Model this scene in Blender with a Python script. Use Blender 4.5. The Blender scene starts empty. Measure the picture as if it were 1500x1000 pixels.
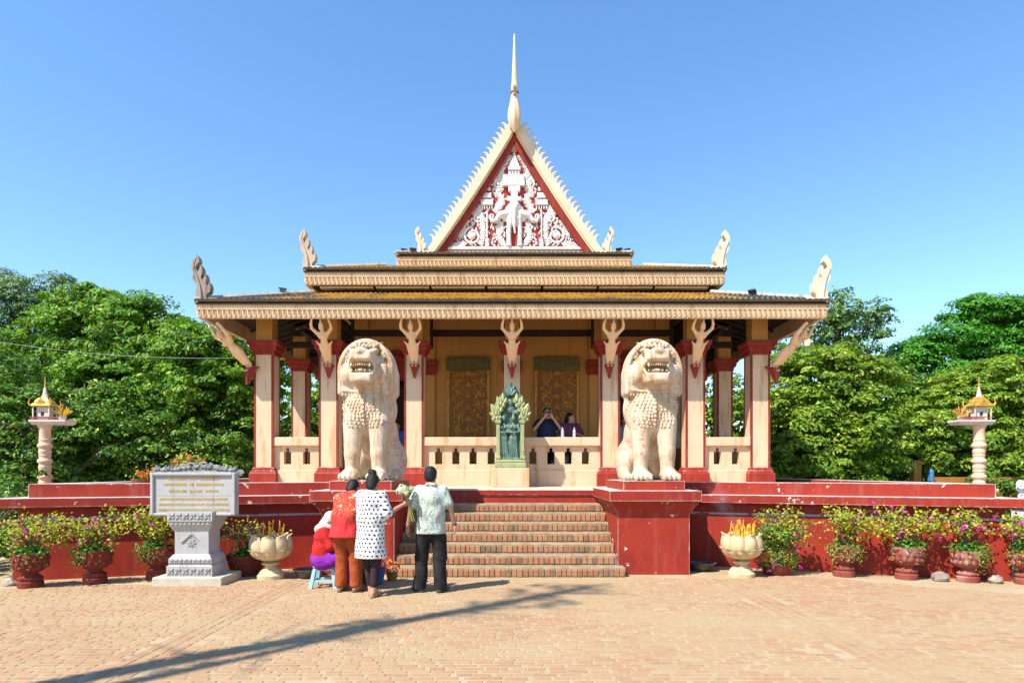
import bpy, bmesh, math, random
import numpy as np
from mathutils import Vector, Matrix, Euler
R = math.radians
rnd = random.Random(7)
nr = np.random.default_rng(11)
sc = bpy.context.scene
col = sc.collection

# ------------------------------------------------------------------ camera
cam = bpy.data.cameras.new('camera')
camo = bpy.data.objects.new('camera', cam); col.objects.link(camo)
camo.location = (0, 0, 1.64); camo.rotation_euler = (R(90), 0, 0)
cam.sensor_width = 36; cam.lens = 22.8; cam.shift_y = 0.1267
cam.clip_start = .05; cam.clip_end = 3000
sc.camera = camo
# ------------------------------------------------------------------ light
SUN_EL = R(51)
LH = Vector((.74, .672, 0)).normalized()
LD = Vector((LH.x*math.cos(SUN_EL), LH.y*math.cos(SUN_EL), -math.sin(SUN_EL)))
w = bpy.data.worlds.new('World'); sc.world = w; w.use_nodes = True
nt = w.node_tree; nt.nodes.clear()
sky = nt.nodes.new('ShaderNodeTexSky'); sky.sky_type = 'NISHITA'; sky.sun_disc = False
sky.sun_elevation = SUN_EL; sky.sun_rotation = math.atan2(-LH.x, -LH.y)
sky.altitude = 0; sky.air_density = 1.3; sky.dust_density = .05; sky.ozone_density = 6
bg = nt.nodes.new('ShaderNodeBackground'); bg.inputs[1].default_value = .148
wo = nt.nodes.new('ShaderNodeOutputWorld')
hsv = nt.nodes.new('ShaderNodeHueSaturation'); hsv.inputs['Saturation'].default_value = 1.1
nt.links.new(sky.outputs[0], hsv.inputs['Color']); nt.links.new(hsv.outputs[0], bg.inputs[0]); nt.links.new(bg.outputs[0], wo.inputs[0])
sl = bpy.data.lights.new('sun', 'SUN'); sl.energy = 4.9; sl.angle = R(.6); sl.color = (1, .94, .86)
so = bpy.data.objects.new('sun', sl); col.objects.link(so)
so.rotation_euler = LD.to_track_quat('-Z', 'Y').to_euler(); so.location = (-20, -20, 30)
sc.view_settings.view_transform = 'Standard'; sc.view_settings.look = 'None'
sc.view_settings.gamma = 1; sc.view_settings.exposure = .78
sc.cycles.max_bounces = 8; sc.cycles.diffuse_bounces = 5; sc.cycles.transparent_max_bounces = 6

# ------------------------------------------------------------------ helpers
def P(x, y, d):
    return Vector(((x-750)*d/950, d, 1.64+(690-y)*d/950))

OFF = {}
def tag(o, label=None, cat=None, group=None, kind=None):
    if label: o['label'] = label
    if cat: o['category'] = cat
    if group: o['group'] = group
    if kind: o['kind'] = kind
    return o
def root(name, loc, label, cat, group=None):
    o = bpy.data.objects.new(name, None); col.objects.link(o); o.location = loc
    o.empty_display_size = .2
    OFF[o.name] = Vector(loc)
    return tag(o, label, cat, group)
def link(name, me, mat, parent=None, smooth=False, kind=None, label=None):
    o = bpy.data.objects.new(name, me); col.objects.link(o)
    if mat is not None and not me.materials: me.materials.append(mat)
    if smooth: me.shade_smooth()
    if parent is not None:
        o.parent = parent; OFF[o.name] = OFF.get(parent.name, Vector())
    if kind: o['kind'] = kind
    if label: o['label'] = label
    return o
def mesh_np(name, V, F):
    me = bpy.data.meshes.new(name)
    V = np.asarray(V, dtype=np.float32)
    if isinstance(F, np.ndarray):
        n, k = F.shape
        me.vertices.add(len(V)); me.vertices.foreach_set('co', V.ravel())
        me.loops.add(n*k); me.loops.foreach_set('vertex_index', F.astype(np.int32).ravel())
        me.polygons.add(n); me.polygons.foreach_set('loop_start', (np.arange(n)*k).astype(np.int32))
        me.update(calc_edges=True)
    else:
        me.from_pydata([tuple(v) for v in V.tolist()], [], F); me.update()
    return me

class MB:
    def __init__(s): s.v = []; s.f = []
    def add(s, V, F, T=None):
        b = len(s.v)
        if T is not None: V = [T @ Vector(p) for p in V]
        s.v.extend([tuple(p) for p in V]); s.f.extend([tuple(i+b for i in f) for f in F]); return s
    def box(s, x0, x1, y0, y1, z0, z1, T=None):
        V = [(x0,y0,z0),(x1,y0,z0),(x1,y1,z0),(x0,y1,z0),(x0,y0,z1),(x1,y0,z1),(x1,y1,z1),(x0,y1,z1)]
        return s.add(V, [(0,3,2,1),(4,5,6,7),(0,1,5,4),(1,2,6,5),(2,3,7,6),(3,0,4,7)], T)
    def bbox(s, x0, x1, y0, y1, z0, z1, b=.01, T=None):
        # box with chamfered edges (24 corners)
        V = []; F = []
        cx, cy, cz = (x0+x1)/2, (y0+y1)/2, (z0+z1)/2
        hx, hy, hz = (x1-x0)/2, (y1-y0)/2, (z1-z0)/2
        b = min(b, hx*.9, hy*.9, hz*.9)
        idx = {}
        for sx in (-1,1):
            for sy in (-1,1):
                for sz in (-1,1):
                    for ax in range(3):
                        p = [sx*(hx-b), sy*(hy-b), sz*(hz-b)]
                        p[ax] = (sx*hx, sy*hy, sz*hz)[ax]
                        idx[(sx,sy,sz,ax)] = len(V); V.append((p[0]+cx, p[1]+cy, p[2]+cz))
        def q(a, fl): F.append(tuple(a) if not fl else tuple(reversed(a)))
        for sg in (-1,1):
            q([idx[(sg,-1,-1,0)],idx[(sg,1,-1,0)],idx[(sg,1,1,0)],idx[(sg,-1,1,0)]], sg<0)
            q([idx[(-1,sg,-1,1)],idx[(-1,sg,1,1)],idx[(1,sg,1,1)],idx[(1,sg,-1,1)]], sg<0)
            q([idx[(-1,-1,sg,2)],idx[(1,-1,sg,2)],idx[(1,1,sg,2)],idx[(-1,1,sg,2)]], sg<0)
        for s1 in (-1,1):
            for s2 in (-1,1):
                q([idx[(s1,s2,-1,0)],idx[(s1,s2,-1,1)],idx[(s1,s2,1,1)],idx[(s1,s2,1,0)]], s1*s2<0)
                q([idx[(s1,-1,s2,2)],idx[(s1,-1,s2,0)],idx[(s1,1,s2,0)],idx[(s1,1,s2,2)]], s1*s2<0)
                q([idx[(-1,s1,s2,1)],idx[(-1,s1,s2,2)],idx[(1,s1,s2,2)],idx[(1,s1,s2,1)]], s1*s2<0)
                for s3 in (-1,1):
                    q([idx[(s1,s2,s3,0)],idx[(s1,s2,s3,1)],idx[(s1,s2,s3,2)]], s1*s2*s3<0)
        return s.add(V, F, T)
    def prism(s, poly, y0, y1, T=None):
        # polygon in x,z extruded in y ; counter-clockwise seen from -y
        n = len(poly)
        V = [(x,y0,z) for x,z in poly]+[(x,y1,z) for x,z in poly]
        F = [tuple(range(n)), tuple(range(2*n-1, n-1, -1))]
        F += [(i, n+i, n+(i+1)%n, (i+1)%n) for i in range(n)]
        return s.add(V, F, T)
    def slab(s, poly, z0, z1):
        n = len(poly)
        V = [(x,y,z0) for x,y in poly]+[(x,y,z1) for x,y in poly]
        F = [tuple(range(n-1,-1,-1)), tuple(range(n, 2*n))]
        F += [(i, (i+1)%n, n+(i+1)%n, n+i) for i in range(n)]
        return s.add(V, F)
    def lathe(s, prof, seg=24, c=(0,0,0), mod=None, T=None, cap=True):
        V = []; F = []
        m = len(prof)
        for j,(r,z) in enumerate(prof):
            for i in range(seg):
                a = 2*math.pi*i/seg
                rr = r*(mod(a, j/(m-1)) if mod else 1)
                V.append((c[0]+rr*math.cos(a), c[1]+rr*math.sin(a), c[2]+z))
        for j in range(m-1):
            for i in range(seg):
                i2 = (i+1)%seg
                F.append((j*seg+i, j*seg+i2, (j+1)*seg+i2, (j+1)*seg+i))
        if cap:
            F.append(tuple(range(seg-1,-1,-1))); F.append(tuple((m-1)*seg+i for i in range(seg)))
        return s.add(V, F, T)
    def tube(s, pts, r, seg=8, T=None, flat=1.0):
        pts = [Vector(p) for p in pts]; n = len(pts)
        rs = [r]*n if not hasattr(r, '__len__') else list(r)
        V = []; F = []
        up = Vector((0,0,1)); prev = None
        for i,p in enumerate(pts):
            t = (pts[min(i+1,n-1)]-pts[max(i-1,0)])
            if t.length < 1e-9: t = Vector((0,0,1))
            t.normalize()
            if prev is None:
                a = t.cross(Vector((0,1,0)) if abs(t.y) < .9 else Vector((1,0,0)))
            else: a = prev - t*prev.dot(t)
            a.normalize(); prev = a; b = t.cross(a)
            for k in range(seg):
                an = 2*math.pi*k/seg
                V.append(p+a*(rs[i]*math.cos(an))+b*(rs[i]*flat*math.sin(an)))
        for i in range(n-1):
            for k in range(seg):
                k2 = (k+1)%seg
                F.append((i*seg+k, i*seg+k2, (i+1)*seg+k2, (i+1)*seg+k))
        F.append(tuple(range(seg-1,-1,-1))); F.append(tuple((n-1)*seg+k for k in range(seg)))
        return s.add(V, F, T)
    def ball(s, c, r, seg=8, rings=5, T=None):
        rx, ry, rz = r if hasattr(r, '__len__') else (r,r,r)
        V = [(c[0],c[1],c[2]-rz)]; F = []
        for j in range(1, rings):
            ph = -math.pi/2+math.pi*j/rings
            for i in range(seg):
                a = 2*math.pi*i/seg
                V.append((c[0]+rx*math.cos(ph)*math.cos(a), c[1]+ry*math.cos(ph)*math.sin(a), c[2]+rz*math.sin(ph)))
        V.append((c[0],c[1],c[2]+rz)); t = len(V)-1
        for i in range(seg):
            i2 = (i+1)%seg
            F.append((0, 1+i2, 1+i)); F.append((t, 1+(rings-2)*seg+i, 1+(rings-2)*seg+i2))
            for j in range(rings-2):
                F.append((1+j*seg+i, 1+j*seg+i2, 1+(j+1)*seg+i2, 1+(j+1)*seg+i))
        return s.add(V, F, T)
    def sweep(s, path, prof, closed=False):
        # path: (x,y) list, outward is to the right of travel; prof: (offset, z) list top to bottom or any order, closed loop
        n = len(path); pts = [Vector((p[0],p[1])) for p in path]; m = len(prof)
        V = []
        for i in range(n):
            def nrm(a, b):
                d = (pts[b]-pts[a]).normalized(); return Vector((d.y, -d.x))
            if closed: n1 = nrm((i-1)%n, i); n2 = nrm(i, (i+1)%n)
            else:
                n1 = nrm(i-1, i) if i > 0 else nrm(0, 1)
                n2 = nrm(i, i+1) if i < n-1 else n1
            mm = (n1+n2).normalized(); mm = mm/max(.2, mm.dot(n1))
            for (o, z) in prof: V.append((pts[i].x+mm.x*o, pts[i].y+mm.y*o, z))
        F = []
        for i in range(n if closed else n-1):
            i2 = (i+1)%n
            for k in range(m):
                k2 = (k+1)%m
                F.append((i*m+k, i*m+k2, i2*m+k2, i2*m+k))
        if not closed:
            F.append(tuple(range(m-1,-1,-1))); F.append(tuple((n-1)*m+k for k in range(m)))
        return s.add(V, F)
    def mesh(s, name):
        me = bpy.data.meshes.new(name); me.from_pydata(s.v, [], s.f); me.update(); return me
    def build(s, name, mat, parent=None, smooth=False, kind=None, label=None, world=True):
        off = OFF.get(parent.name, Vector()) if (parent is not None and world) else Vector()
        if off.length > 0: s.v = [(a-off.x, b-off.y, c-off.z) for a,b,c in s.v]
        me = s.mesh(name)
        if len(s.f) < 60000:
            bm = bmesh.new(); bm.from_mesh(me); bmesh.ops.recalc_face_normals(bm, faces=bm.faces); bm.to_mesh(me); bm.free()
        o = link(name, me, mat, parent, False, kind, label)
        if smooth:
            me.shade_smooth()
            try: me.set_sharp_from_angle(angle=R(smooth if smooth is not True else 40))
            except Exception: pass
        return o
def rect(x0, x1, y0, y1):   # closed path with outward to the right of travel
    return [(x0,y0),(x0,y1),(x1,y1),(x1,y0)][::-1]

def square_stack(mb, cx, cy, steps):
    # steps: list of (halfwidth, z) profile -> one solid of revolution with 4 sides
    V = []; F = []
    for (h, z) in steps:
        hx, hy = h if hasattr(h, '__len__') else (h, h)
        V += [(cx-hx,cy-hy,z),(cx+hx,cy-hy,z),(cx+hx,cy+hy,z),(cx-hx,cy+hy,z)]
    for j in range(len(steps)-1):
        for i in range(4):
            i2 = (i+1)%4
            F.append((j*4+i, j*4+i2, (j+1)*4+i2, (j+1)*4+i))
    F.append((3,2,1,0)); b = (len(steps)-1)*4; F.append((b,b+1,b+2,b+3))
    return mb.add(V, F)

def holed(mb, x0, x1, z0, z1, y0, y1, holes):
    xs = sorted({x0,x1,*[h[0] for h in holes],*[h[1] for h in holes]})
    zs = sorted({z0,z1,*[h[2] for h in holes],*[h[3] for h in holes]})
    nx, nz = len(xs)-1, len(zs)-1
    solid = [[True]*nz for _ in range(nx)]
    for i in range(nx):
        for k in range(nz):
            cx, cz = (xs[i]+xs[i+1])/2, (zs[k]+zs[k+1])/2
            if any(h[0] < cx < h[1] and h[2] < cz < h[3] for h in holes): solid[i][k] = False
    S = lambda i,k: 0 <= i < nx and 0 <= k < nz and solid[i][k]
    V = {}; L = []
    def vid(i,j,k):
        if (i,j,k) not in V: V[(i,j,k)] = len(L); L.append((xs[i], (y0,y1)[j], zs[k]))
        return V[(i,j,k)]
    F = []
    for i in range(nx):
        for k in range(nz):
            if not S(i,k): continue
            F.append((vid(i,0,k),vid(i+1,0,k),vid(i+1,0,k+1),vid(i,0,k+1)))
            F.append((vid(i,1,k),vid(i,1,k+1),vid(i+1,1,k+1),vid(i+1,1,k)))
            if not S(i-1,k): F.append((vid(i,0,k),vid(i,0,k+1),vid(i,1,k+1),vid(i,1,k)))
            if not S(i+1,k): F.append((vid(i+1,0,k),vid(i+1,1,k),vid(i+1,1,k+1),vid(i+1,0,k+1)))
            if not S(i,k-1): F.append((vid(i,0,k),vid(i,1,k),vid(i+1,1,k),vid(i+1,0,k)))
            if not S(i,k+1): F.append((vid(i,0,k+1),vid(i+1,0,k+1),vid(i+1,1,k+1),vid(i,1,k+1)))
    return mb.add(L, F)

# ---- signed-distance sculpting --------------------------------------------------------
class SDF:
    def __init__(s): s.p = []
    def _a(s, kind, data, lo, hi, k, op): s.p.append((kind, data, np.array(lo), np.array(hi), k, op)); return s
    def cone(s, a, b, ra, rb=None, k=.03, op='u'):
        a = np.array(a, float); b = np.array(b, float); rb = ra if rb is None else rb; m = max(ra, rb)
        return s._a('c', (a,b,ra,rb), np.minimum(a,b)-m, np.maximum(a,b)+m, k, op)
    def chain(s, pts, rs, k=.03, op='u'):
        for i in range(len(pts)-1): s.cone(pts[i], pts[i+1], rs[i], rs[i+1], k, op)
        return s
    def ell(s, c, r, k=.03, op='u', rot=None):
        c = np.array(c, float); r = np.array(r if hasattr(r,'__len__') else (r,r,r), float)
        M = None if rot is None else np.array(Euler(rot).to_matrix())
        m = r if M is None else np.full(3, r.max())
        return s._a('e', (c,r,M), c-m, c+m, k, op)
    def box(s, c, h, rd=.02, k=.03, op='u', rot=None):
        c = np.array(c, float); h = np.array(h, float)
        M = None if rot is None else np.array(Euler(rot).to_matrix())
        m = h if M is None else np.full(3, np.linalg.norm(h))
        return s._a('b', (c,h,rd,M), c-m, c+m, k, op)
    def grid(s, h, wr=None, pad=3):
        us = [p for p in s.p if p[5] == 'u']
        lo = np.min([p[2] for p in us], 0)-pad*h; hi = np.max([p[3] for p in us], 0)+pad*h
        n = np.ceil((hi-lo)/h).astype(int)+1
        ax = [lo[i]+h*np.arange(n[i]) for i in range(3)]
        F = np.full(tuple(n), 1.0, np.float32)
        for kind, d, l, u, k, op in s.p:
            g = k+3*h
            i0 = np.maximum(0, np.floor((l-g-lo)/h).astype(int)); i1 = np.minimum(n, np.ceil((u+g-lo)/h).astype(int)+1)
            if np.any(i1 <= i0): continue
            sl_ = tuple(slice(i0[i], i1[i]) for i in range(3))
            X, Y, Z = np.meshgrid(*[ax[i][i0[i]:i1[i]] for i in range(3)], indexing='ij')
            if kind == 'c':
                a, b, ra, rb = d; ba = b-a; L2 = ba.dot(ba)+1e-12
                t = np.clip(((X-a[0])*ba[0]+(Y-a[1])*ba[1]+(Z-a[2])*ba[2])/L2, 0, 1)
                D = np.sqrt((X-a[0]-t*ba[0])**2+(Y-a[1]-t*ba[1])**2+(Z-a[2]-t*ba[2])**2)-(ra+(rb-ra)*t)
            else:
                c, r = d[0], d[1]; M = d[-1]
                x, y, z = X-c[0], Y-c[1], Z-c[2]
                if M is not None:
                    x, y, z = (M[0,0]*x+M[1,0]*y+M[2,0]*z, M[0,1]*x+M[1,1]*y+M[2,1]*z, M[0,2]*x+M[1,2]*y+M[2,2]*z)
                if kind == 'e':
                    q = np.sqrt((x/r[0])**2+(y/r[1])**2+(z/r[2])**2); q2 = np.sqrt((x/r[0]**2)**2+(y/r[1]**2)**2+(z/r[2]**2)**2)+1e-9
                    D = q*(q-1)/q2
                else:
                    rd = d[2]
                    qx, qy, qz = np.abs(x)-r[0]+rd, np.abs(y)-r[1]+rd, np.abs(z)-r[2]+rd
                    D = np.sqrt(np.maximum(qx,0)**2+np.maximum(qy,0)**2+np.maximum(qz,0)**2)+np.minimum(np.maximum(qx,np.maximum(qy,qz)),0)-rd
            A = F[sl_]
            if op == 'u':
                hh = np.maximum(k-np.abs(A-D), 0)/k; F[sl_] = np.minimum(A, D)-hh*hh*k*.25
            elif op == 's':
                hh = np.maximum(k-np.abs(A+D), 0)/k; F[sl_] = np.maximum(A, -D)+hh*hh*k*.25
        if wr is not None:
            X, Y, Z = np.meshgrid(*ax, indexing='ij'); F = wr(X, Y, Z, F)
        return F, lo, ax
    def mesh(s, name, h, wr=None):
        F, lo, ax = s.grid(h, wr)
        V, Q = nets(F, lo, h); s.F, s.lo, s.h = F, lo, h
        return V, Q
def nets(F, lo, h):
    S = F < 0; n = np.array(F.shape)
    co = [(i,j,k) for i in (0,1) for j in (0,1) for k in (0,1)]
    vw = lambda A, c: A[c[0]:n[0]-1+c[0], c[1]:n[1]-1+c[1], c[2]:n[2]-1+c[2]]
    anyin = np.zeros(tuple(n-1), bool); allin = np.ones(tuple(n-1), bool)
    for c in co: anyin |= vw(S, c); allin &= vw(S, c)
    act = anyin & ~allin
    cells = np.argwhere(act); idx = np.full(tuple(n-1), -1, np.int32); idx[act] = np.arange(len(cells))
    fc = {c: vw(F, c)[act] for c in co}
    sm = np.zeros((len(cells),3)); ct = np.zeros(len(cells))
    for a in co:
        for axi in range(3):
            if a[axi] == 0:
                b = list(a); b[axi] = 1; b = tuple(b)
                m = (fc[a] < 0) != (fc[b] < 0)
                t = np.where(m, fc[a]/np.where(m, fc[a]-fc[b], 1), 0)
                p = np.tile(np.array(a, float), (len(cells),1)); p[:,axi] = t
                sm += p*m[:,None]; ct += m
    V = lo+h*(cells+sm/ct[:,None])
    Q = []
    for axi in range(3):
        o1, o2 = [(1,2),(2,0),(0,1)][axi]
        sa = [slice(1,n[0]-1),slice(1,n[1]-1),slice(1,n[2]-1)]; sb = list(sa)
        sa[axi] = slice(0,n[axi]-1); sb[axi] = slice(1,n[axi])
        A, B = S[tuple(sa)], S[tuple(sb)]
        e = np.argwhere(A != B)
        if len(e) == 0: continue
        base = e.copy(); base[:,o1] += 1; base[:,o2] += 1
        def cid(d1, d2):
            q = base.copy(); q[:,o1] += d1; q[:,o2] += d2
            return idx[q[:,0],q[:,1],q[:,2]]
        q = np.stack([cid(-1,-1),cid(0,-1),cid(0,0),cid(-1,0)],1)
        fl = ~A[e[:,0],e[:,1],e[:,2]]
        q[fl] = q[fl][:,::-1]
        Q.append(q)
    return V, np.concatenate(Q)
def sdf_obj(name, s, h, mat, parent, wr=None, world=False, extra=None, kind=None, label=None):
    V, Q = s.mesh(name, h, wr)
    if extra:
        Vs, Qs, b = [V], [Q], len(V)
        for e, he in extra:
            v2, q2 = e.mesh(name, he); Vs.append(v2); Qs.append(q2+b); b += len(v2)
        V, Q = np.concatenate(Vs), np.concatenate(Qs)
    if world and parent is not None:
        V = V-np.array(OFF.get(parent.name, Vector()))
    me = mesh_np(name, V, Q); me.shade_smooth()
    return link(name, me, mat, parent, kind=kind, label=label)

# ------------------------------------------------------------------ materials
def nmat(name):
    m = bpy.data.materials.new(name); m.use_nodes = True
    t = m.node_tree; b = t.nodes['Principled BSDF']
    return m, t, b
def N(t, typ, **kw):
    n = t.nodes.new(typ)
    for k, v in kw.items():
        if k.startswith('i_'): n.inputs[int(k[2:]) if k[2:].isdigit() else k[2:].replace('_',' ')].default_value = v
        else: setattr(n, k, v)
    return n
def mixc(t, fac, a, b, blend='MIX'):
    n = t.nodes.new('ShaderNodeMix'); n.data_type = 'RGBA'; n.blend_type = blend
    for s_, v in ((0, fac), (6, a), (7, b)):
        if hasattr(v, 'is_linked'): t.links.new(v, n.inputs[s_])
        elif isinstance(v, (int, float)): n.inputs[s_].default_value = v
        else: n.inputs[s_].default_value = (*v[:3], 1)
    return n.outputs[2]
def math_(t, op, a, b=None, c=None):
    n = t.nodes.new('ShaderNodeMath'); n.operation = op
    for i, v in enumerate((a, b, c)):
        if v is None: continue
        if hasattr(v, 'is_linked'): t.links.new(v, n.inputs[i])
        else: n.inputs[i].default_value = v
    return n.outputs[0]
def noise(t, vec, scale, detail=5, rough=.6, dist=0):
    n = t.nodes.new('ShaderNodeTexNoise'); n.inputs['Scale'].default_value = scale
    n.inputs['Detail'].default_value = detail; n.inputs['Roughness'].default_value = rough; n.inputs['Distortion'].default_value = dist
    if vec is not None: t.links.new(vec, n.inputs['Vector'])
    return n.outputs['Fac']
def ramp(t, fac, a, b, lo=0., hi=1.):
    n = t.nodes.new('ShaderNodeMapRange'); n.inputs[1].default_value = a; n.inputs[2].default_value = b
    n.inputs[3].default_value = lo; n.inputs[4].default_value = hi; n.interpolation_type = 'SMOOTHSTEP'
    t.links.new(fac, n.inputs[0]); return n.outputs[0]
def bump(t, b, h, strength=.3, dist=.01):
    n = t.nodes.new('ShaderNodeBump'); n.inputs['Strength'].default_value = strength; n.inputs['Distance'].default_value = dist
    t.links.new(h, n.inputs['Height']); t.links.new(n.outputs[0], b.inputs['Normal']); return n
def pos(t): return t.nodes.new('ShaderNodeNewGeometry').outputs['Position']
def stretch(t, vec, s):
    n = t.nodes.new('ShaderNodeMapping'); n.inputs['Scale'].default_value = s; t.links.new(vec, n.inputs['Vector']); return n.outputs[0]
def edge(t, r=.02):
    bv = N(t, 'ShaderNodeBevel', samples=4); bv.inputs['Radius'].default_value = r
    ge = t.nodes.new('ShaderNodeNewGeometry')
    d = t.nodes.new('ShaderNodeVectorMath'); d.operation = 'DOT_PRODUCT'
    t.links.new(bv.outputs[0], d.inputs[0]); t.links.new(ge.outputs['Normal'], d.inputs[1])
    return math_(t, 'SUBTRACT', 1.0, d.outputs['Value'])

def simple(name, c, c2=None, sc_=6., rough=.7, bs=0., bsc=60., metal=0., spec=.3, isl=0., lo=.35, hi=.65, coord='pos', bd=.01):
    m, t, b = nmat(name)
    p = pos(t) if coord == 'pos' else t.nodes.new('ShaderNodeTexCoord').outputs['Object']
    c2 = c2 or tuple(x*.8 for x in c)
    o = mixc(t, ramp(t, noise(t, p, sc_), lo, hi), c, c2)
    if isl:
        g = t.nodes.new('ShaderNodeNewGeometry')
        hs = t.nodes.new('ShaderNodeHueSaturation')
        t.links.new(math_(t, 'MULTIPLY_ADD', g.outputs['Random Per Island'], 2*isl, 1-isl), hs.inputs['Value'])
        t.links.new(o, hs.inputs['Color']); o = hs.outputs[0]
    t.links.new(o, b.inputs['Base Color']); b.inputs['Roughness'].default_value = rough
    b.inputs['Metallic'].default_value = metal; b.inputs['Specular IOR Level'].default_value = spec
    if bs: bump(t, b, noise(t, p, bsc, 4), bs, bd)
    return m

def m_red(name, chips=.5, dark=1.0):
    m, t, b = nmat(name); p = pos(t)
    base = mixc(t, ramp(t, noise(t, p, 2.2, 6), .3, .7), (.31*dark,.029*dark,.013*dark), (.235*dark,.020*dark,.012*dark))
    base = mixc(t, ramp(t, noise(t, stretch(t, p, (9,9,1.2)), 1.0, 6), .5, .75), base, (.30,.06,.04))
    ew = edge(t, .025)
    n1 = noise(t, p, 9, 6, .65); n2 = noise(t, p, 2.1, 3)
    v = math_(t, 'ADD', n1, math_(t, 'MULTIPLY', n2, .49))
    v = math_(t, 'ADD', v, math_(t, 'MULTIPLY', ew, .95))
    ge = t.nodes.new('ShaderNodeNewGeometry'); sx = t.nodes.new('ShaderNodeSeparateXYZ'); t.links.new(ge.outputs['Normal'], sx.inputs[0])
    v = math_(t, 'ADD', v, math_(t, 'MULTIPLY', math_(t, 'MAXIMUM', sx.outputs['Z'], 0), .38))
    ch = ramp(t, v, 1.02-.1*chips, 1.045-.1*chips)
    o = mixc(t, ch, base, (.62,.57,.5))
    dst = ramp(t, noise(t, p, 26, 5, .7), .66, .74)
    o = mixc(t, math_(t, 'MULTIPLY', dst, .35), o, (.5,.3,.24))
    t.links.new(o, b.inputs['Base Color']); b.inputs['Roughness'].default_value = .6; b.inputs['Specular IOR Level'].default_value = .25
    hgt = math_(t, 'SUBTRACT', math_(t, 'MULTIPLY', noise(t, p, 30, 4), .3), ch)
    bump(t, b, hgt, .35, .006)
    return m
def m_stone(name, c, c2, stain, st=.58, sc_=3., bs=.3, streak=True):
    m, t, b = nmat(name); p = pos(t)
    o = mixc(t, ramp(t, noise(t, p, sc_, 6), .3, .7), c, c2)
    sv = stretch(t, p, (7,7,.9)) if streak else p
    o = mixc(t, math_(t, 'MULTIPLY', ramp(t, noise(t, sv, 1.0, 7, .62), st, st+.14), .75), o, stain)
    o = mixc(t, math_(t, 'MULTIPLY', ramp(t, noise(t, p, 38, 4, .7), .6, .72), .3), o, tuple(x*.55 for x in stain))
    t.links.new(o, b.inputs['Base Color']); b.inputs['Roughness'].default_value = .8; b.inputs['Specular IOR Level'].default_value = .2
    bump(t, b, noise(t, p, 55, 5), bs, .008)
    return m
def m_leaf(name, c, c2, c3=None, trans=.35, big=.7, vv=.45):
    m, t, b = nmat(name); p = pos(t)
    g = t.nodes.new('ShaderNodeNewGeometry'); ri = g.outputs['Random Per Island']
    o = mixc(t, ramp(t, noise(t, p, big, 4), .35, .65), c, c2)
    if c3: o = mixc(t, ramp(t, ri, .82, .9), o, c3)
    hs = t.nodes.new('ShaderNodeHueSaturation')
    fr = math_(t, 'FRACT', math_(t, 'MULTIPLY', ri, 7.31))
    t.links.new(math_(t, 'MULTIPLY_ADD', fr, 2*vv, 1-vv), hs.inputs['Value']); t.links.new(o, hs.inputs['Color']); o = hs.outputs[0]
    t.links.new(o, b.inputs['Base Color']); b.inputs['Roughness'].default_value = .5; b.inputs['Specular IOR Level'].default_value = .35
    tr = t.nodes.new('ShaderNodeBsdfTranslucent'); t.links.new(mixc(t, 1.0, o, (1.0,.95,.35), 'MULTIPLY'), tr.inputs[0])
    mx = t.nodes.new('ShaderNodeMixShader'); mx.inputs[0].default_value = trans
    t.links.new(b.outputs[0], mx.inputs[1]); t.links.new(tr.outputs[0], mx.inputs[2])
    t.links.new(mx.outputs[0], t.nodes['Material Output'].inputs[0])
    return m
MT = {}
MT['red'] = m_red('red_paint'); MT['redc'] = m_red('red_paint_chipped', 1.0); MT['redt'] = m_red('red_column_paint', -2.4, .85); MT['redb'] = m_red('red_base_paint', -1.6, 1.0)
MT['cream'] = m_stone('cream_plaster', (.66,.475,.31), (.61,.42,.265), (.46,.26,.11), .51, 1.5, .2)
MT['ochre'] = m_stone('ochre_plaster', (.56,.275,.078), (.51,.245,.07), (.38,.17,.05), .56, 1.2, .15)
MT['fascia'] = m_stone('fascia_plaster', (.64,.465,.29), (.58,.41,.245), (.40,.25,.12), .53, 3, .3)
MT['barge'] = m_stone('bargeboard_paint', (.70,.56,.39), (.65,.50,.34), (.48,.33,.20), .62, 2, .1)
MT['white'] = m_stone('white_relief_paint', (.74,.71,.68), (.66,.63,.61), (.48,.43,.38), .62, 4, .15)
MT['tymp'] = simple('tympanum_red', (.42,.05,.035), (.34,.04,.03), 6)
MT['lion0'] = m_stone('lion_stone', (.69,.53,.35), (.57,.38,.21), (.38,.20,.08), .50, 4.0, .6)
def m_lion():
    m, t, b = nmat('weathered_lion_stone'); p = pos(t)
    o = mixc(t, ramp(t, noise(t, p, 3.5, 6, .65), .35, .65), (.66,.52,.38), (.57,.42,.28))
    o = mixc(t, math_(t, 'MULTIPLY', ramp(t, noise(t, stretch(t, p, (8,8,1.1)), 1.0, 7, .65), .48, .62), .8), o, (.45,.27,.13))
    o = mixc(t, math_(t, 'MULTIPLY', ramp(t, noise(t, p, 11, 6, .7), .57, .63), .55), o, (.66,.56,.43))
    o = mixc(t, math_(t, 'MULTIPLY', ramp(t, noise(t, p, 33, 5, .75), .58, .66), .65), o, (.22,.15,.09))
    t.links.new(o, b.inputs['Base Color']); b.inputs['Roughness'].default_value = .85; b.inputs['Specular IOR Level'].default_value = .15
    bump(t, b, math_(t, 'ADD', noise(t, p, 26, 6, .7), math_(t, 'MULTIPLY', noise(t, p, 90, 3), .4)), .7, .018); return m
MT['lion'] = m_lion()
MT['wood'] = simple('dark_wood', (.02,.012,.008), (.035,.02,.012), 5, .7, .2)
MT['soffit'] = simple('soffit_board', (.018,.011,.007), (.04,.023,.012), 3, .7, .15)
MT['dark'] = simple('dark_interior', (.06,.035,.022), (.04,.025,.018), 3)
MT['black'] = simple('black_metal', (.03,.03,.035), (.05,.05,.055), 30, .4, spec=.5)
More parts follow.
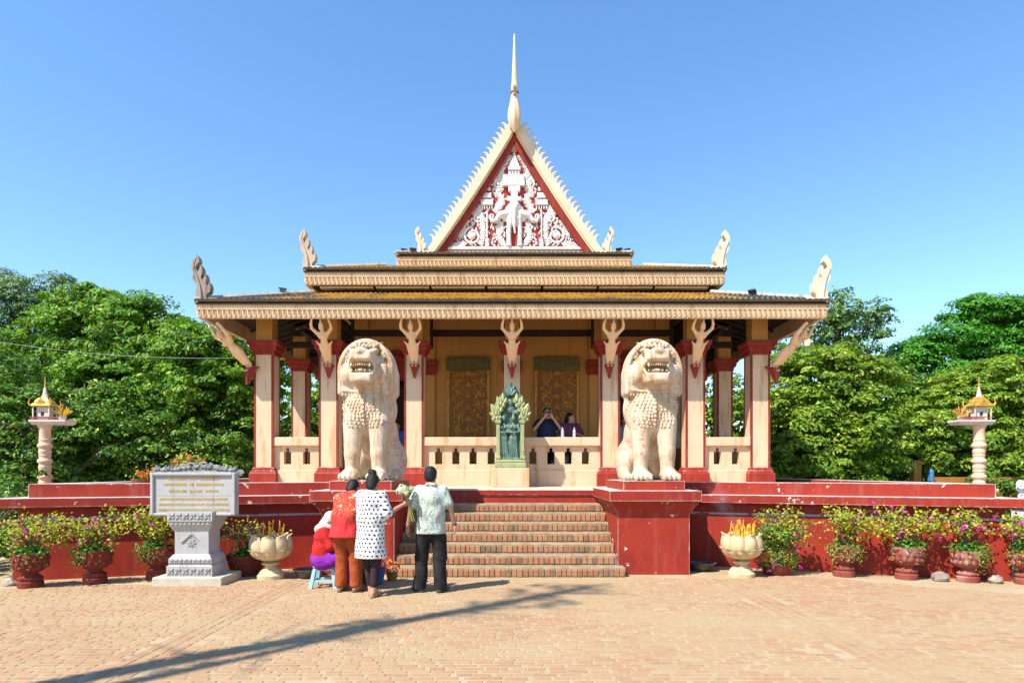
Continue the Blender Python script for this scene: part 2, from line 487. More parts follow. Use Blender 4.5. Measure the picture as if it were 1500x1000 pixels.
MT['steel'] = simple('grey_metal', (.28,.30,.32), (.2,.21,.22), 20, .4, metal=.5)
# ================================================================== GROUND
def m_paving():
    m, t, b = nmat('paving_brick'); p = pos(t)
    g = t.nodes.new('ShaderNodeNewGeometry'); oi = t.nodes.new('ShaderNodeObjectInfo')
    r = math_(t, 'FRACT', math_(t, 'ADD', math_(t, 'MULTIPLY', g.outputs['Random Per Island'], 5.3), math_(t, 'MULTIPLY', oi.outputs['Random'], 3.7)))
    o = mixc(t, r, (.35,.17,.088), (.375,.235,.13))
    o = mixc(t, ramp(t, math_(t, 'FRACT', math_(t, 'MULTIPLY', r, 9.7)), .80, .9), o, (.30,.165,.10))
    o = mixc(t, ramp(t, noise(t, p, 30, 4), .5, .75), o, (.38,.27,.16))
    du = ramp(t, math_(t, 'ADD', math_(t, 'MULTIPLY', noise(t, stretch(t, p, (.35,.8,1)), 1.0, 6, .6), .7), math_(t, 'MULTIPLY', noise(t, p, 14, 4), .3)), .42, .60)
    o = mixc(t, math_(t, 'MULTIPLY_ADD', du, .70, .18), o, (.375,.27,.145))
    t.links.new(o, b.inputs['Base Color']); b.inputs['Roughness'].default_value = .85; b.inputs['Specular IOR Level'].default_value = .2
    bump(t, b, noise(t, p, 70, 4), .5, .006)
    return m
def m_ground():
    m, t, b = nmat('dusty_mortar'); p = pos(t)
    o = mixc(t, ramp(t, noise(t, p, 1.3, 6), .35, .65), (.375,.27,.15), (.42,.33,.205))
    o = mixc(t, ramp(t, noise(t, p, 9, 6, .7), .55, .75), o, (.34,.26,.16))
    o = mixc(t, math_(t, 'MULTIPLY', ramp(t, noise(t, p, 60, 3), .55, .7), .4), o, (.36,.28,.2))
    t.links.new(o, b.inputs['Base Color']); b.inputs['Roughness'].default_value = .9; b.inputs['Specular IOR Level'].default_value = .15
    bump(t, b, noise(t, p, 40, 6, .7), .5, .012)
    return m
MT['pave'] = m_paving(); MT['ground'] = m_ground()
g = MB(); g.add([(-1500,-1500,0),(1500,-1500,0),(1500,1500,0),(-1500,1500,0)], [(0,1,2,3)])
ground = g.build('ground', MT['ground']); tag(ground, kind='structure')
def wallY(x):   # front face of the terrace wall
    if x < -2.9: return 9.66+(x+7.45)*.347 if x > -7.45 else 9.66
    if x > 2.7: return 11.35-(x-3.2)*.4 if x < 7.45 else 9.65
    return 10.0
bricks = []
def lay(x, y, lx, ly): bricks.append((x, y, lx, ly))
row = 0; y = 3.2
while y < 10.3:
    x = -13.0+(row%2)*.115+rnd.uniform(-.02,.02)
    while x < 13:
        L = .178+rnd.uniform(-.035,.03)
        band = any(abs(x-b) < .20 for b in (3.2, -3.2))
        lim = wallY(x)-(.95 if abs(x) > 2.9 else .0)+.25*math.sin(x*1.7)*(abs(x) > 2.9)
        if abs(x) < 3.5 and abs(x) >= 2.9: lim = 10.0
        if y < lim and not band: (rnd.random() < .98) and lay(x, y+rnd.uniform(-.006,.006), L-.024, rnd.uniform(.054,.066))
        x += L
    y += .084; row += 1
for sx in (-1, 1):
    for c in (0, 1, 2):
        y = 3.2+c*.07
        while y < 9.9:
            lay(sx*(3.085+.115*c), y, .098, .205); y += .222
def brick_unit(seed, h=.03):
    q = random.Random(seed); mb = MB(); mb.bbox(-.5,.5,-.5,.5,0,1,.0)
    mb = MB()
    bx, by = .045, .09
    ring = [(-.5,-.5),(.5,-.5),(.5,.5),(-.5,.5)]
    V = [(x+q.uniform(-.03,.03), y+q.uniform(-.07,.07), 0) for x,y in ring]
    V2 = [(x, y, .62) for x,y,_ in V]
    V3 = [(x*(1-2*bx), y*(1-2*by), 1+q.uniform(-.12,.12)) for x,y,_ in V]
    F = [(8,9,10,11)]+[(i,(i+1)%4,4+(i+1)%4,4+i) for i in range(4)]+[(4+i,4+(i+1)%4,8+(i+1)%4,8+i) for i in range(4)]
    return V+V2+V3, F
inview = lambda b: abs(b[0]) < .785*b[1] and b[1] > 5.02
near = sorted([b for b in bricks if inview(b)], key=lambda b: b[1])[:300]
ns = set(near); UB = [brick_unit(s) for s in range(8)]
ubm = []
for i in range(8):
    me = bpy.data.meshes.new('brick'); me.from_pydata(UB[i][0], [], UB[i][1]); me.materials.append(MT['pave']); ubm.append(me)
for b in near:
    o = link('brick', ubm[rnd.randrange(8)], None, ground)
    o.location = (b[0], b[1], -.004); o.scale = (b[2], b[3], .0085+rnd.uniform(-.001,.002)); o.rotation_euler = (0,0,rnd.uniform(-.02,.02))
pv = MB()
for b in bricks:
    if b in ns: continue
    V, F = UB[rnd.randrange(8)]; h = .0085+rnd.uniform(-.001,.002); a = rnd.uniform(-.02,.02); ca, sa = math.cos(a), math.sin(a)
    pv.add([(b[0]+x*b[2]*ca-yy*b[3]*sa, b[1]+x*b[2]*sa+yy*b[3]*ca, z*h-.004) for x,yy,z in V], F)
pv.build('brick_paving', MT['pave'], ground, kind='stuff')

MT['lawn'] = simple('grass_soil_lawn', (.05,.075,.02), (.09,.075,.04), 2, .95, .4, 30)  # dark green grass mottled with brown soil
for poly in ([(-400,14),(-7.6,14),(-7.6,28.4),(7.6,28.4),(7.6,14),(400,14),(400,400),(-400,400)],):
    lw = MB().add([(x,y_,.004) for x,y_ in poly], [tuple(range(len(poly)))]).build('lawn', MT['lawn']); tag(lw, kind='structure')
# ================================================================== TERRACE
T = root('terrace', (0,10.5,0), 'red painted masonry terrace with peeling paint, carrying the temple', 'terrace')
LP = [(-7.45,28),(-7.45,9.66),(-2.9,11.24)]; RP = [(2.7,11.55),(7.45,9.65),(7.45,28)]
MT['floor'] = simple('terrace_floor', (.60,.46,.34), (.54,.41,.30), 3, .8, .1)
MT['mould'] = m_red('red_paint_worn', 1.25)
for pth in (LP, RP):
    MB().sweep(pth, [(0,-.02),(0,.9),(-.045,.93),(-.045,1.10),(-.5,1.10),(-.5,-.02)]).build('base_wall', MT['red'], T)
    MB().sweep(pth, [(.10,1.08),(.18,1.11),(.18,1.24),(-.5,1.24),(-.5,1.08)]).build('ledge', MT['mould'], T)
    MB().sweep(pth, [(-.12,1.22),(-.12,1.45),(-.45,1.45),(-.45,1.22)]).build('parapet', MT['redc'], T)
fl = [(-6.98,27.9),(-6.98,10.1),(-3.05,11.6),(-3.05,12.22),(2.85,12.22),(2.85,11.8),(6.98,10.1),(6.98,27.9)]
MB().slab(fl[::-1], .9, 1.31).build('floor', MT['floor'], T)
m = MB(); m.sweep([(-1.87,12.2),(1.68,12.2)], [(0,.9),(0,1.18),(.03,1.2),(.03,1.29),(0,1.30),(-.1,1.30),(-.1,.9)])
m.build('front_band', MT['red'], T)
for (x0,x1,yb) in ((-3.02,-1.87,12.3),(1.68,2.82,12.3)):
    pa = rect(x0,x1,10.3,yb)
    ped = MB().sweep(pa, [(0,-.02),(0,.95),(.02,.99),(.05,1.06),(.11,1.13),(.13,1.18),(-.2,1.18),(-.2,-.02)], True).build('lion_pedestal', MT['redc'], T)
    MB().slab([(p[0],p[1]) for p in rect(x0-.15,x1+.15,10.15,yb)], 1.175, 1.335).build('cap', MT['redc'], ped)
    MB().slab(rect(x0+.1,x1-.06,10.36,yb-.1), 1.33, 1.488).build('plinth', MT['redc'], ped)

# ================================================================== BRICK STAIRS
def m_stairbrick():
    m, t, b = nmat('stair_brick'); p = pos(t)
    g_ = t.nodes.new('ShaderNodeNewGeometry'); oi = t.nodes.new('ShaderNodeObjectInfo')
    r = math_(t, 'FRACT', math_(t, 'ADD', math_(t, 'MULTIPLY', g_.outputs['Random Per Island'], 5.3), math_(t, 'MULTIPLY', oi.outputs['Random'], 3.7)))
    o = mixc(t, r, (.31,.13,.06), (.40,.20,.09))
    r2 = math_(t, 'FRACT', math_(t, 'MULTIPLY', r, 9.7))
    o = mixc(t, ramp(t, r2, .74, .9), o, (.21,.125,.065))
    o = mixc(t, ramp(t, noise(t, p, 7, 6, .7), .5, .72), o, (.32,.23,.12))
    o = mixc(t, math_(t, 'MULTIPLY', ramp(t, noise(t, p, 28, 4), .58, .72), .6), o, (.07,.05,.035))
    t.links.new(o, b.inputs['Base Color']); b.inputs['Roughness'].default_value = .9
    bump(t, b, noise(t, p, 45, 5), .7, .008); return m
MT['sbrick'] = m_stairbrick()
MT['mortar'] = simple('stair_mortar', (.36,.265,.165), (.25,.17,.10), 8, .9, .5, 50)
ST = root('brick_staircase', (0,10.5,0), 'weathered brick staircase of seven steps between the red pedestals', 'staircase')
allb = []
for i in range(7):
    yf = 10.05+.3*i; zt = .15*(i+1)
    xl, xr = (-1.95, 1.76) if i == 0 else (-1.868, 1.678)
    MB().bbox(xl, xr, yf, 10.36 if i == 0 else 12.21, zt-.15+(-.02 if i == 0 else 0), zt, .008).build('step_core', MT['mortar'], ST)
    x = xl+.01
    while x < xr-.04:
        wv = rnd.uniform(.066,.082)
        wv = min(wv, xr-.012-x)
        allb.append((x, wv, yf, zt)); x += wv+.011
sbm = []
for sd in range(8):
    q = random.Random(sd+50); mb = MB(); mb.bbox(-.5,.5,-.5,.5,-.5,.5,.09)
    mb.v = [(a+q.uniform(-.04,.04), b_+q.uniform(-.06,.06), c+q.uniform(-.05,.05)) for a,b_,c in mb.v]
    me = mb.mesh('brick'); me.materials.append(MT['sbrick']); sbm.append((me, mb))
rest = MB()
for n_, (x, wv, yf, zt) in enumerate(allb):
    k = rnd.randrange(8); hh = .112+rnd.uniform(-.008,.006); py = rnd.uniform(-.006,.006)
    if n_ < 300:
        o = link('brick', sbm[k][0], None, ST)
        o.location = Vector((x+wv/2, yf+.028+py, zt-.082))-OFF[ST.name]; o.scale = (wv, .09, hh); o.rotation_euler = (0, rnd.uniform(-.03,.03), 0)
    else:
        rest.add([(x+wv/2+a*wv, yf+.028+py+b_*.09, zt-.082+c*hh) for a,b_,c in sbm[k][1].v], sbm[k][1].f)
if rest.v: rest.build('upper_step_bricks', MT['sbrick'], ST, kind='stuff')
# ================================================================== TEMPLE
TE = root('temple', (0,18,1.31), 'cream and red temple hall with tiered tiled roofs, tall gable and spire', 'temple')
FZ = 1.31
def column(cx, cy, hw, top=5.35, strips=True):
    m = MB(); square_stack(m, cx, cy, [(hw,FZ+.30),(hw,4.25)])
    c = m.build('column', MT['cream'], TE)
    MB().box(cx-hw+.03, cx+hw-.03, cy-hw+.03, cy+hw-.03, 4.3, top).build('upper_shaft', MT['ochre'], c)  # ochre here also takes in the warm bounce light under the eaves
    if strips:
        m = MB(); s = .036; e = .008
        for sx in (-1,1):
            for sy in (-1,1):
                x, y_ = cx+sx*hw, cy+sy*hw
                m.box(min(x-sx*s,x+sx*e), max(x-sx*s,x+sx*e), min(y_-sy*s,y_+sy*e), max(y_-sy*s,y_+sy*e), FZ+.35, 4.24)
        m.build('edge_strip', MT['redt'], c)
    m = MB(); square_stack(m, cx, cy, [(hw+.085,FZ),(hw+.085,FZ+.28),(hw+.06,FZ+.32),(hw+.06,FZ+.34),(hw+.035,FZ+.36),(hw+.035,FZ+.40),(hw+.01,FZ+.42)])
    m.build('base', MT['redb'], c)
    m = MB(); square_stack(m, cx, cy, [(hw+.012,4.19),(hw+.03,4.22),(hw+.03,4.27),(hw+.055,4.29),(hw+.08,4.32),(hw+.08,4.38),(hw+.105,4.40),(hw+.125,4.43),(hw+.125,4.49),(hw+.05,4.51)])
    m.build('capital', MT['redt'], c)
    return c
CY = 14.41
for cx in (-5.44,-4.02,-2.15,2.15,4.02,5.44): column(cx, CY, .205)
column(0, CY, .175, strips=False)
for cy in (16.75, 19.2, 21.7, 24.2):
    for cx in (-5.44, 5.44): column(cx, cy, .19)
# balustrades
def balus(x0, x1, hs):
    m = MB(); hol = []
    for h in hs: hol += [(h-.08,h+.08,1.80,2.07),(h-.036,h+.036,2.07,2.155)]
    holed(m, x0, x1, 1.66, 2.21, 14.30, 14.46, hol)
    b = m.build('balustrade', MT['cream'], TE)
    MB().bbox(x0-.002, x1+.002, 14.22, 14.52, 2.2, 2.39, .012).build('rail', MT['cream'], b)
    MB().bbox(x0, x1, 14.27, 14.49, FZ-.01, 1.67, .01).build('plinth', MT['cream'], b)
    return b
hs = [.46,.86,1.24,1.62]
balus(-1.944, -.176, [-h for h in hs]); balus(.176, 1.944, hs)
balus(-5.234, -4.226, [-4.95,-4.53]); balus(4.226, 5.234, [4.53,4.93])
def sbalus(cx, y0, y1):
    b = MB().box(cx-.06, cx+.06, y0, y1, FZ, 2.21).build('balustrade', MT['cream'], TE)
    MB().bbox(cx-.12, cx+.12, y0-.002, y1+.002, 2.2, 2.39, .012).build('rail', MT['cream'], b)
for cx in (-5.44, 5.44):
    for (a,b) in ((14.616,16.56),(16.94,19.01),(19.39,21.51)): sbalus(cx, a, b)
# hall
HY = 16.7
m = MB(); holed(m, -4.0, 4.0, FZ, 6.6, HY, HY+.25, [(-3.5,-2.45,FZ-.1,4.0),(2.45,3.5,FZ-.1,4.0)])
hw_ = m.build('hall_wall', MT['ochre'], TE)
for sx in (-1,1): MB().box(min(sx*3.75,sx*4.0), max(sx*3.75,sx*4.0), HY+.25, 26, FZ, 6.6).build('hall_wall', MT['ochre'], TE)
MB().box(-4.0, 4.0, 26, 26.25, FZ, 6.6).build('hall_wall', MT['ochre'], TE)
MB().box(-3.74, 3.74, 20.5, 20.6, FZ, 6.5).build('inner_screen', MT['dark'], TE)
# pilasters of the hall wall
for cx in (-3.86,-2.15,2.15,3.86,-.0):
    pl = MB().box(cx-.17, cx+.17, HY-.10, HY+.01, FZ, 5.6).build('pilaster', MT['ochre'], TE)
    m = MB(); square_stack(m, cx, HY-.05, [((.19,.07),4.10),((.22,.10),4.18),((.25,.12),4.26),((.25,.12),4.33),((.21,.09),4.36),((.25,.12),4.40),((.25,.12),4.48),((.19,.07),4.5)])
    m.build('capital', MT['redt'], pl)
# doorways: dark red arched frames
MT['gold'] = None
def m_gold():
    m, t, b = nmat('carved_gilt_wood'); p = pos(t)
    o = mixc(t, ramp(t, noise(t, p, 14, 4), .4, .65), (.44,.20,.035), (.58,.31,.055))
    t.links.new(o, b.inputs['Base Color']); b.inputs['Roughness'].default_value = .45; b.inputs['Metallic'].default_value = .35
    v = t.nodes.new('ShaderNodeTexVoronoi'); v.feature = 'SMOOTH_F1'; v.inputs['Scale'].default_value = 26; t.links.new(p, v.inputs['Vector'])
    bump(t, b, v.outputs['Distance'], .8, .02); return m
MT['gold'] = m_gold()
MT['goldd'] = simple('gilt_header', (.10,.085,.03), (.17,.14,.045), 12, .5, .8, 30, metal=.3, bd=.02)
MT['giltbg'] = simple('gilt_ground', (.24,.085,.02), (.30,.12,.025), 9, .6)
for cx in (-2.975, 2.975):
    d = MB(); d.box(cx-.66, cx-.52, HY-.06, HY+.2, FZ, 4.0); d.box(cx+.52, cx+.66, HY-.06, HY+.2, FZ, 4.0)
    fr = d.build('door_frame', MT['redt'], TE)
    a = MB(); outer = []; 
    for i in range(17):
        an = math.pi*i/16; outer.append((cx+.72*math.cos(an), 3.98+.62*math.sin(an)*(1+.25*math.sin(an)**6)))
    a.prism(outer, HY-.1, HY+.01); a.build('pediment', MT['redt'], fr)
    a = MB()
    for i in range(15):
        an = math.pi*(i+.5)/15
        a.ball((cx+.62*math.cos(an), HY-.11, 4.02+.56*math.sin(an)), (.06,.04,.07), 6, 4)
        a.ball((cx+.42*math.cos(an), HY-.11, 4.02+.36*math.sin(an)), (.05,.04,.06), 6, 4)
    a.build('pediment_carving', MT['redt'], fr, True, kind='stuff')
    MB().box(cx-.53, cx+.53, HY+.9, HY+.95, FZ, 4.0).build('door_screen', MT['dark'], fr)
# carved gilt shutters
def spiral(cx, cz, r0, turns, dirn, y, n=22, ph=0):
    return [(cx+r0*(1-.86*i/n)*math.cos(ph+dirn*2*math.pi*turns*i/n), y, cz+r0*(1-.86*i/n)*math.sin(ph+dirn*2*math.pi*turns*i/n)) for i in range(n+1)]
def acanthus(mb, x, z, ang, L, W, y, hgt=.03):
    c, s = math.cos(ang), math.sin(ang)
    def q(u, v, h): return (x+u*c-v*s, y-h, z+u*s+v*c)
    V = [q(0,0,0), q(.3*L,.5*W,hgt*.4), q(.62*L,.38*W,hgt*.5), q(L,.12*W,hgt*.3), q(.62*L,-.38*W,hgt*.5), q(.3*L,-.5*W,hgt*.4), q(.1*L,0,hgt), q(.6*L,0,hgt*1.15),
         q(.3*L,.5*W,-.02), q(.62*L,.38*W,-.02), q(L,.12*W,-.02), q(.62*L,-.38*W,-.02), q(.3*L,-.5*W,-.02), q(0,0,-.02)]
    F = [(0,6,1),(1,6,7,2),(2,7,3),(3,7,4),(4,7,6,5),(5,6,0),(1,2,9,8),(2,3,10,9),(3,4,11,10),(4,5,12,11),(0,1,8,13),(5,0,13,12)]
    mb.add(V, F)
for (x0,x1) in ((-1.67,-.57),(.58,1.72)):
    sh = MB().bbox(x0, x1, HY-.07, HY+.01, FZ+.1, 4.56, .01).build('carved_shutter', MT['giltbg'], TE)
    MB().bbox(x0-.015, x1+.015, HY-.115, HY-.05, 4.22, 4.57, .012).build('header', MT['goldd'], sh)
    mm = MB()
    mm.bbox(x0, x0+.07, HY-.10, HY-.06, FZ+.1, 4.22, .01); mm.bbox(x1-.07, x1, HY-.10, HY-.06, FZ+.1, 4.22, .01)
    mm.build('stile', MT['gold'], sh)
    mm = MB(); cxm = (x0+x1)/2; yy = HY-.075; q = random.Random(5)
    for kz in range(9):
        z = 1.75+kz*.29
        for sx in (-1,1):
            mm.tube(spiral(cxm+sx*.27, z, .14, 1.6, sx, yy, 20, q.uniform(0,1)), [.018-.0006*i for i in range(21)], 5)
            for k in range(20):
                an = q.uniform(0, 6.28); rr = q.uniform(.05,.22)
                acanthus(mm, cxm+sx*(.27+rr*math.cos(an)*.9), z+rr*math.sin(an), an+q.uniform(-.6,.6), q.uniform(.07,.12), .05, yy, .02)
        mm.ball((cxm, yy, z+.1), (.045,.03,.07), 7, 5)
        for k in range(6):
            acanthus(mm, cxm, z+.02, math.pi/2+(k-2.5)*.45, .13, .05, yy, .02)
    mm.build('carving', MT['gold'], sh, kind='stuff')
MB().box(-2.0, 2.0, HY-.03, HY+.005, FZ+.0, FZ+.12).build('skirting', MT['redt'], TE)
# beams
for (a,b) in ((-5.2,-4.25),(-3.8,-2.36),(-1.93,-.19),(.19,1.93),(2.36,3.8),(4.25,5.2)):
    MB().box(a, b, 15.2, 15.34, 4.82, 4.96).build('tie_beam', MT['wood'], TE)
for cx in (-4.0,-2.15,2.15,4.0):
    MB().box(cx+.24 if cx < 0 else cx-.31, cx+.31 if cx < 0 else cx-.24, 15.1, 15.18, 4.5, 5.6).build('hanger_post', MT['wood'], TE)
for sx in (-1,1):
    for cy in (15.6, 16.9, 18.2, 19.5):
        MB().box(min(sx*4.05,sx*5.3), max(sx*4.05,sx*5.3), cy, cy+.12, 4.62, 4.76).build('tie_beam', MT['wood'], TE)
    MB().box(min(sx*4.7,sx*4.82), max(sx*4.7,sx*4.82), 14.7, 24, 4.78, 4.9).build('tie_beam', MT['wood'], TE)
# ceiling boards following the skirt roof, with rafters under
def quadslab(mb, pts, th):
    n = len(pts); V = [tuple(p) for p in pts]+[(p[0],p[1],p[2]-th) for p in pts]
    F = [tuple(range(n)), tuple(range(2*n-1,n-1,-1))]+[(i,n+i,n+(i+1)%n,(i+1)%n) for i in range(n)]
    mb.add(V, F)

# ---- roof tiers -----------------------------------------------------------------------
def m_tile():
    m, t, b = nmat('glazed_roof_tile'); p = pos(t)
    g_ = t.nodes.new('ShaderNodeNewGeometry'); r = g_.outputs['Random Per Island']
    o = mixc(t, r, (.40,.20,.022), (.54,.32,.045))
    o = mixc(t, ramp(t, math_(t, 'FRACT', math_(t, 'MULTIPLY', r, 7.7)), .80, .92), o, (.33,.17,.035))
    sx = t.nodes.new('ShaderNodeSeparateXYZ'); t.links.new(p, sx.inputs[0])
    ax = math_(t, 'ABSOLUTE', sx.outputs['X'])
    gr = math_(t, 'ADD', noise(t, p, 1.6, 5, .65), math_(t, 'MULTIPLY', ramp(t, ax, 3.6, 6.0), .28))
    o = mixc(t, ramp(t, gr, .55, .68), o, (.10,.095,.085))
    t.links.new(o, b.inputs['Base Color']); b.inputs['Roughness'].default_value = .5; b.inputs['Specular IOR Level'].default_value = .4
    bump(t, b, noise(t, p, 60, 4), .3, .006); return m
MT['tile'] = m_tile()
MT['tilee'] = simple('eave_tile_shadow_tone', (.075,.06,.05), (.12,.085,.05), 10, .6, .3)  # shadow on the lowest tile row, put into a darker tile colour
MT['hip'] = m_stone('hip_ridge_mortar', (.46,.41,.33), (.38,.33,.27), (.14,.13,.12), .5, 3, .4)
def tile(mb, o, u, v, nrm, wd, ln):
    V = []
    for e, (lift, tt) in enumerate(((.030,-.02),(.0,1.0))):
        for k in range(4):
            a = -1+2*k/3; hgt = .028*(1-a*a)+lift
            V.append(o+u*(a*wd*.5)+v*(ln*tt)+nrm*hgt)
    for k in (0,3): V.append(o+u*((-1 if k == 0 else 1)*wd*.5)+v*(-.02*ln)-nrm*.008)
    mb.add(V, [(0,1,5,4),(1,2,6,5),(2,3,7,6),(8,9,3,2,1,0)])
def ornament(mb, a, b, z0, z1, nrm):
    # two rows of little carved leaves along a fascia from a to b (xy), nrm outward
    a = Vector(a); b = Vector(b); L = (b-a).length; n = max(2, int(L/.102)); d = (b-a)/n; nv = Vector(nrm)
    H = z1-z0
    def put(cx, w_, zt, zb, dep, shape):
        p = a+d*cx
        def q(u, z, o): return (p.x+d.normalized().x*u+nv.x*o, p.y+d.normalized().y*u+nv.y*o, z)
        if shape == 0:   # hanging petal with raised middle
            rim = []
            for i in range(7):
                an = math.pi+math.pi*i/6; rim.append((w_*.5*math.cos(an), zb+(zt-zb)*.5+((zt-zb)*.5)*math.sin(an)))
            rim = [(-w_*.5, zt)]+rim+[(w_*.5, zt)]
            V = [q(u, z, dep*.55) for u,z in rim]+[q(u*.55, zt-(zt-z)*.72, dep*.9) for u,z in rim]+[q(u*.5, zt-(zt-z)*.66, dep*.35) for u,z in rim]+[q(0, zt-(zt-zb)*.42, dep*1.25)]+[q(u, z, -.004) for u,z in rim]
            k = len(rim); F = []
            for i in range(k-1):
                F += [(i,i+1,k+i+1,k+i),(k+i,k+i+1,2*k+i+1,2*k+i),(2*k+i,2*k+i+1,3*k),(3*k+1+i,3*k+2+i,i+1,i)]
        else:
            V = [q(-w_*.5,zt,.002),q(0,zb,.002),q(w_*.5,zt,.002),q(0,(zt*2+zb)/3,dep)]
            F = [(0,1,3),(1,2,3),(2,0,3)]
        mb.add(V, F)
    for i in range(n):
        put(i+.5, .094, z0+H*.56, z0+H*.02, .030, 0)
        put(i+.5, .085, z0+H*.93, z0+H*.66, .022, 1)
        put(i+0., .085, z0+H*.93, z0+H*.66, .022, 1)
def roof_tier(name, cx, hw, yf, yb, z0, z1, run, slope, orn=True):
    x0, x1 = cx-hw, cx+hw
    rt = root_part = MB()
    rise = run*slope
    o4 = [(x0,yf,z1),(x1,yf,z1),(x1,yb,z1),(x0,yb,z1)]
    i4 = [(x0+run,yf+run,z1+rise),(x1-run,yf+run,z1+rise),(x1-run,yb-run,z1+rise),(x0+run,yb-run,z1+rise)]
    for i in range(4):
        j = (i+1)%4
        quadslab(rt, [o4[i],o4[j],i4[j],i4[i]], .05)
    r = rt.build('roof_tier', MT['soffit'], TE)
    f = MB().sweep(rect(x0+.03,x1-.03,yf+.03,yb-.03), [(0,z0),(0,z1-.04),(.018,z1-.035),(.018,z1-.01),(-.10,z1-.01),(-.10,z0)], True).build('fascia', MT['fascia'], r)
    if orn:
        m = MB(); e = .03
        ornament(m, (x0+e,yf+e), (x1-e,yf+e), z0, z1-.04, (0,-1))
        ornament(m, (x0+e,yf+5), (x0+e,yf+e), z0, z1-.04, (-1,0)); ornament(m, (x1-e,yf+e), (x1-e,yf+5), z0, z1-.04, (1,0))
        m.build('fascia_carving', MT['fascia'], r, kind='stuff')
        m = MB(); m.sweep(rect(x0+.03,x1-.03,yf+.03,yb-.03), [(0,z0+(z1-z0-.04)*.585),(.02,z0+(z1-z0-.04)*.595),(.02,z0+(z1-z0-.04)*.63),(0,z0+(z1-z0-.04)*.64)], True); m.build('fascia_bead', MT['fascia'], r)
    m = MB(); me_ = MB(); wd = .115; ln = .17
    sl = math.sqrt(1+slope*slope)
    for (A, ud, vd, W) in ((Vector((x0,yf,z1)),Vector((1,0,0)),Vector((0,1,slope)),x1-x0),(Vector((x0,yb,z1)),Vector((0,-1,0)),Vector((1,0,slope)),yb-yf),(Vector((x1,yf,z1)),Vector((0,1,0)),Vector((-1,0,slope)),yb-yf)):
        v = vd.normalized(); nrm = ud.cross(v); rows = int(run*sl/ln)+1
        for ri in range(rows):
            ins = ri*ln/sl
            n_ = int((W-2*ins)/wd)
            for k in range(n_):
                u = ins+(W-2*ins-n_*wd)/2+(k+.5)*wd
                p = A+ud*u+v*(ri*ln-.03)+nrm*.012
                tile(me_ if ri == 0 else m, p, ud, v, nrm, wd*1.02, ln*1.12)
    m.build('roof_tiles', MT['tile'], r, kind='stuff'); me_.build('eave_tiles', MT['tilee'], r, kind='stuff')
    for (a, b) in ((o4[0],i4[0]),(o4[1],i4[1]),(o4[2],i4[2]),(o4[3],i4[3])):
        a, b = Vector(a), Vector(b)
        MB().tube([a+Vector((0,0,.03)), b+Vector((0,0,.05))], .075, 8).build('hip_ridge', MT['hip'], r, True)
    return r
CX = .06
roof_tier('t1', 0, 6.5, 13.3, 27.2, 4.79, 5.12, 1.85, .345)
roof_tier('t2', CX, 4.95, 15.2, 25.4, 6.02, 6.36, 1.6, .345)
roof_tier('t3', CX, 3.0, 16.45, 24.2, 6.82, 7.14, .8, .30)
# walls between tiers
MB().box(CX-4.25, CX+4.25, 15.75, 24.8, 5.6, 6.45).build('clerestory_wall', MT['wood'], TE)  # dark material stands in for the shade of the recess under the middle roof
MB().box(CX-2.5, CX+2.5, 16.9, 23.7, 6.8, 7.3).build('clerestory_wall', MT['ochre'], TE)
MB().box(-4.3, 4.3, 14.8, 16.68, 5.62, 5.68).build('ceiling', MT['soffit'], TE)
# boxed cornice under tier 2 (yellow soffit boards)
m = MB()
for k in range(7):
    x = -4.6+CX+k*1.32
    m.box(x, x+1.26, 15.32, 15.5, 5.965, 6.0)
m.build('soffit_board', MT['fascia'], TE)
# rafters under the eaves
for sx in (-1,1):
    for k in range(14):
        y_ = 15.75+k*.42
        m = MB(); a = Vector((sx*6.35,y_,5.03)); b = Vector((sx*4.75,y_,5.03+1.6*.345)); m.tube([a,b], .035, 4); m.build('rafter', MT['wood'], TE)
for k in range(27):
    x = -5.9+k*.454
    m = MB(); ye = min(15.05, 13.3+(6.5-abs(x))-.05); m.tube([(x,13.45,5.03),(x,ye,5.03+(ye-13.45)*.345)], .035, 4); m.build('rafter', MT['wood'], TE)

# ---- flame finials --------------------------------------------------------------------
FL = [(68,487),(70,440),(78,402),(60,378),(50,357),(59,340),(47,312),(45,286),(57,258),(70,246),(72,232),(84,245),(90,268),(78,286),(69,303),(79,328),(91,312),(96,290),(107,308),(108,335),(98,357),(106,375),(117,357),(124,340),(132,365),(127,395),(135,406),(146,388),(153,412),(148,440),(132,455),(128,470),(142,479),(137,487)]
def fin_prism(m, pts, hy, Tm):
    # concave outline: let the tessellator triangulate it
    from mathutils.geometry import tessellate_polygon
    tri = tessellate_polygon([[Vector((x,z,0)) for x,z in pts]]); n = len(pts)
    V = [(x,-hy,z) for x,z in pts]+[(x,hy,z) for x,z in pts]
    F = [tuple(t) for t in tri]+[tuple(n+i for i in reversed(t)) for t in tri]+[(i,n+i,n+(i+1)%n,(i+1)%n) for i in range(n)]
    m.add(V, F, Tm)
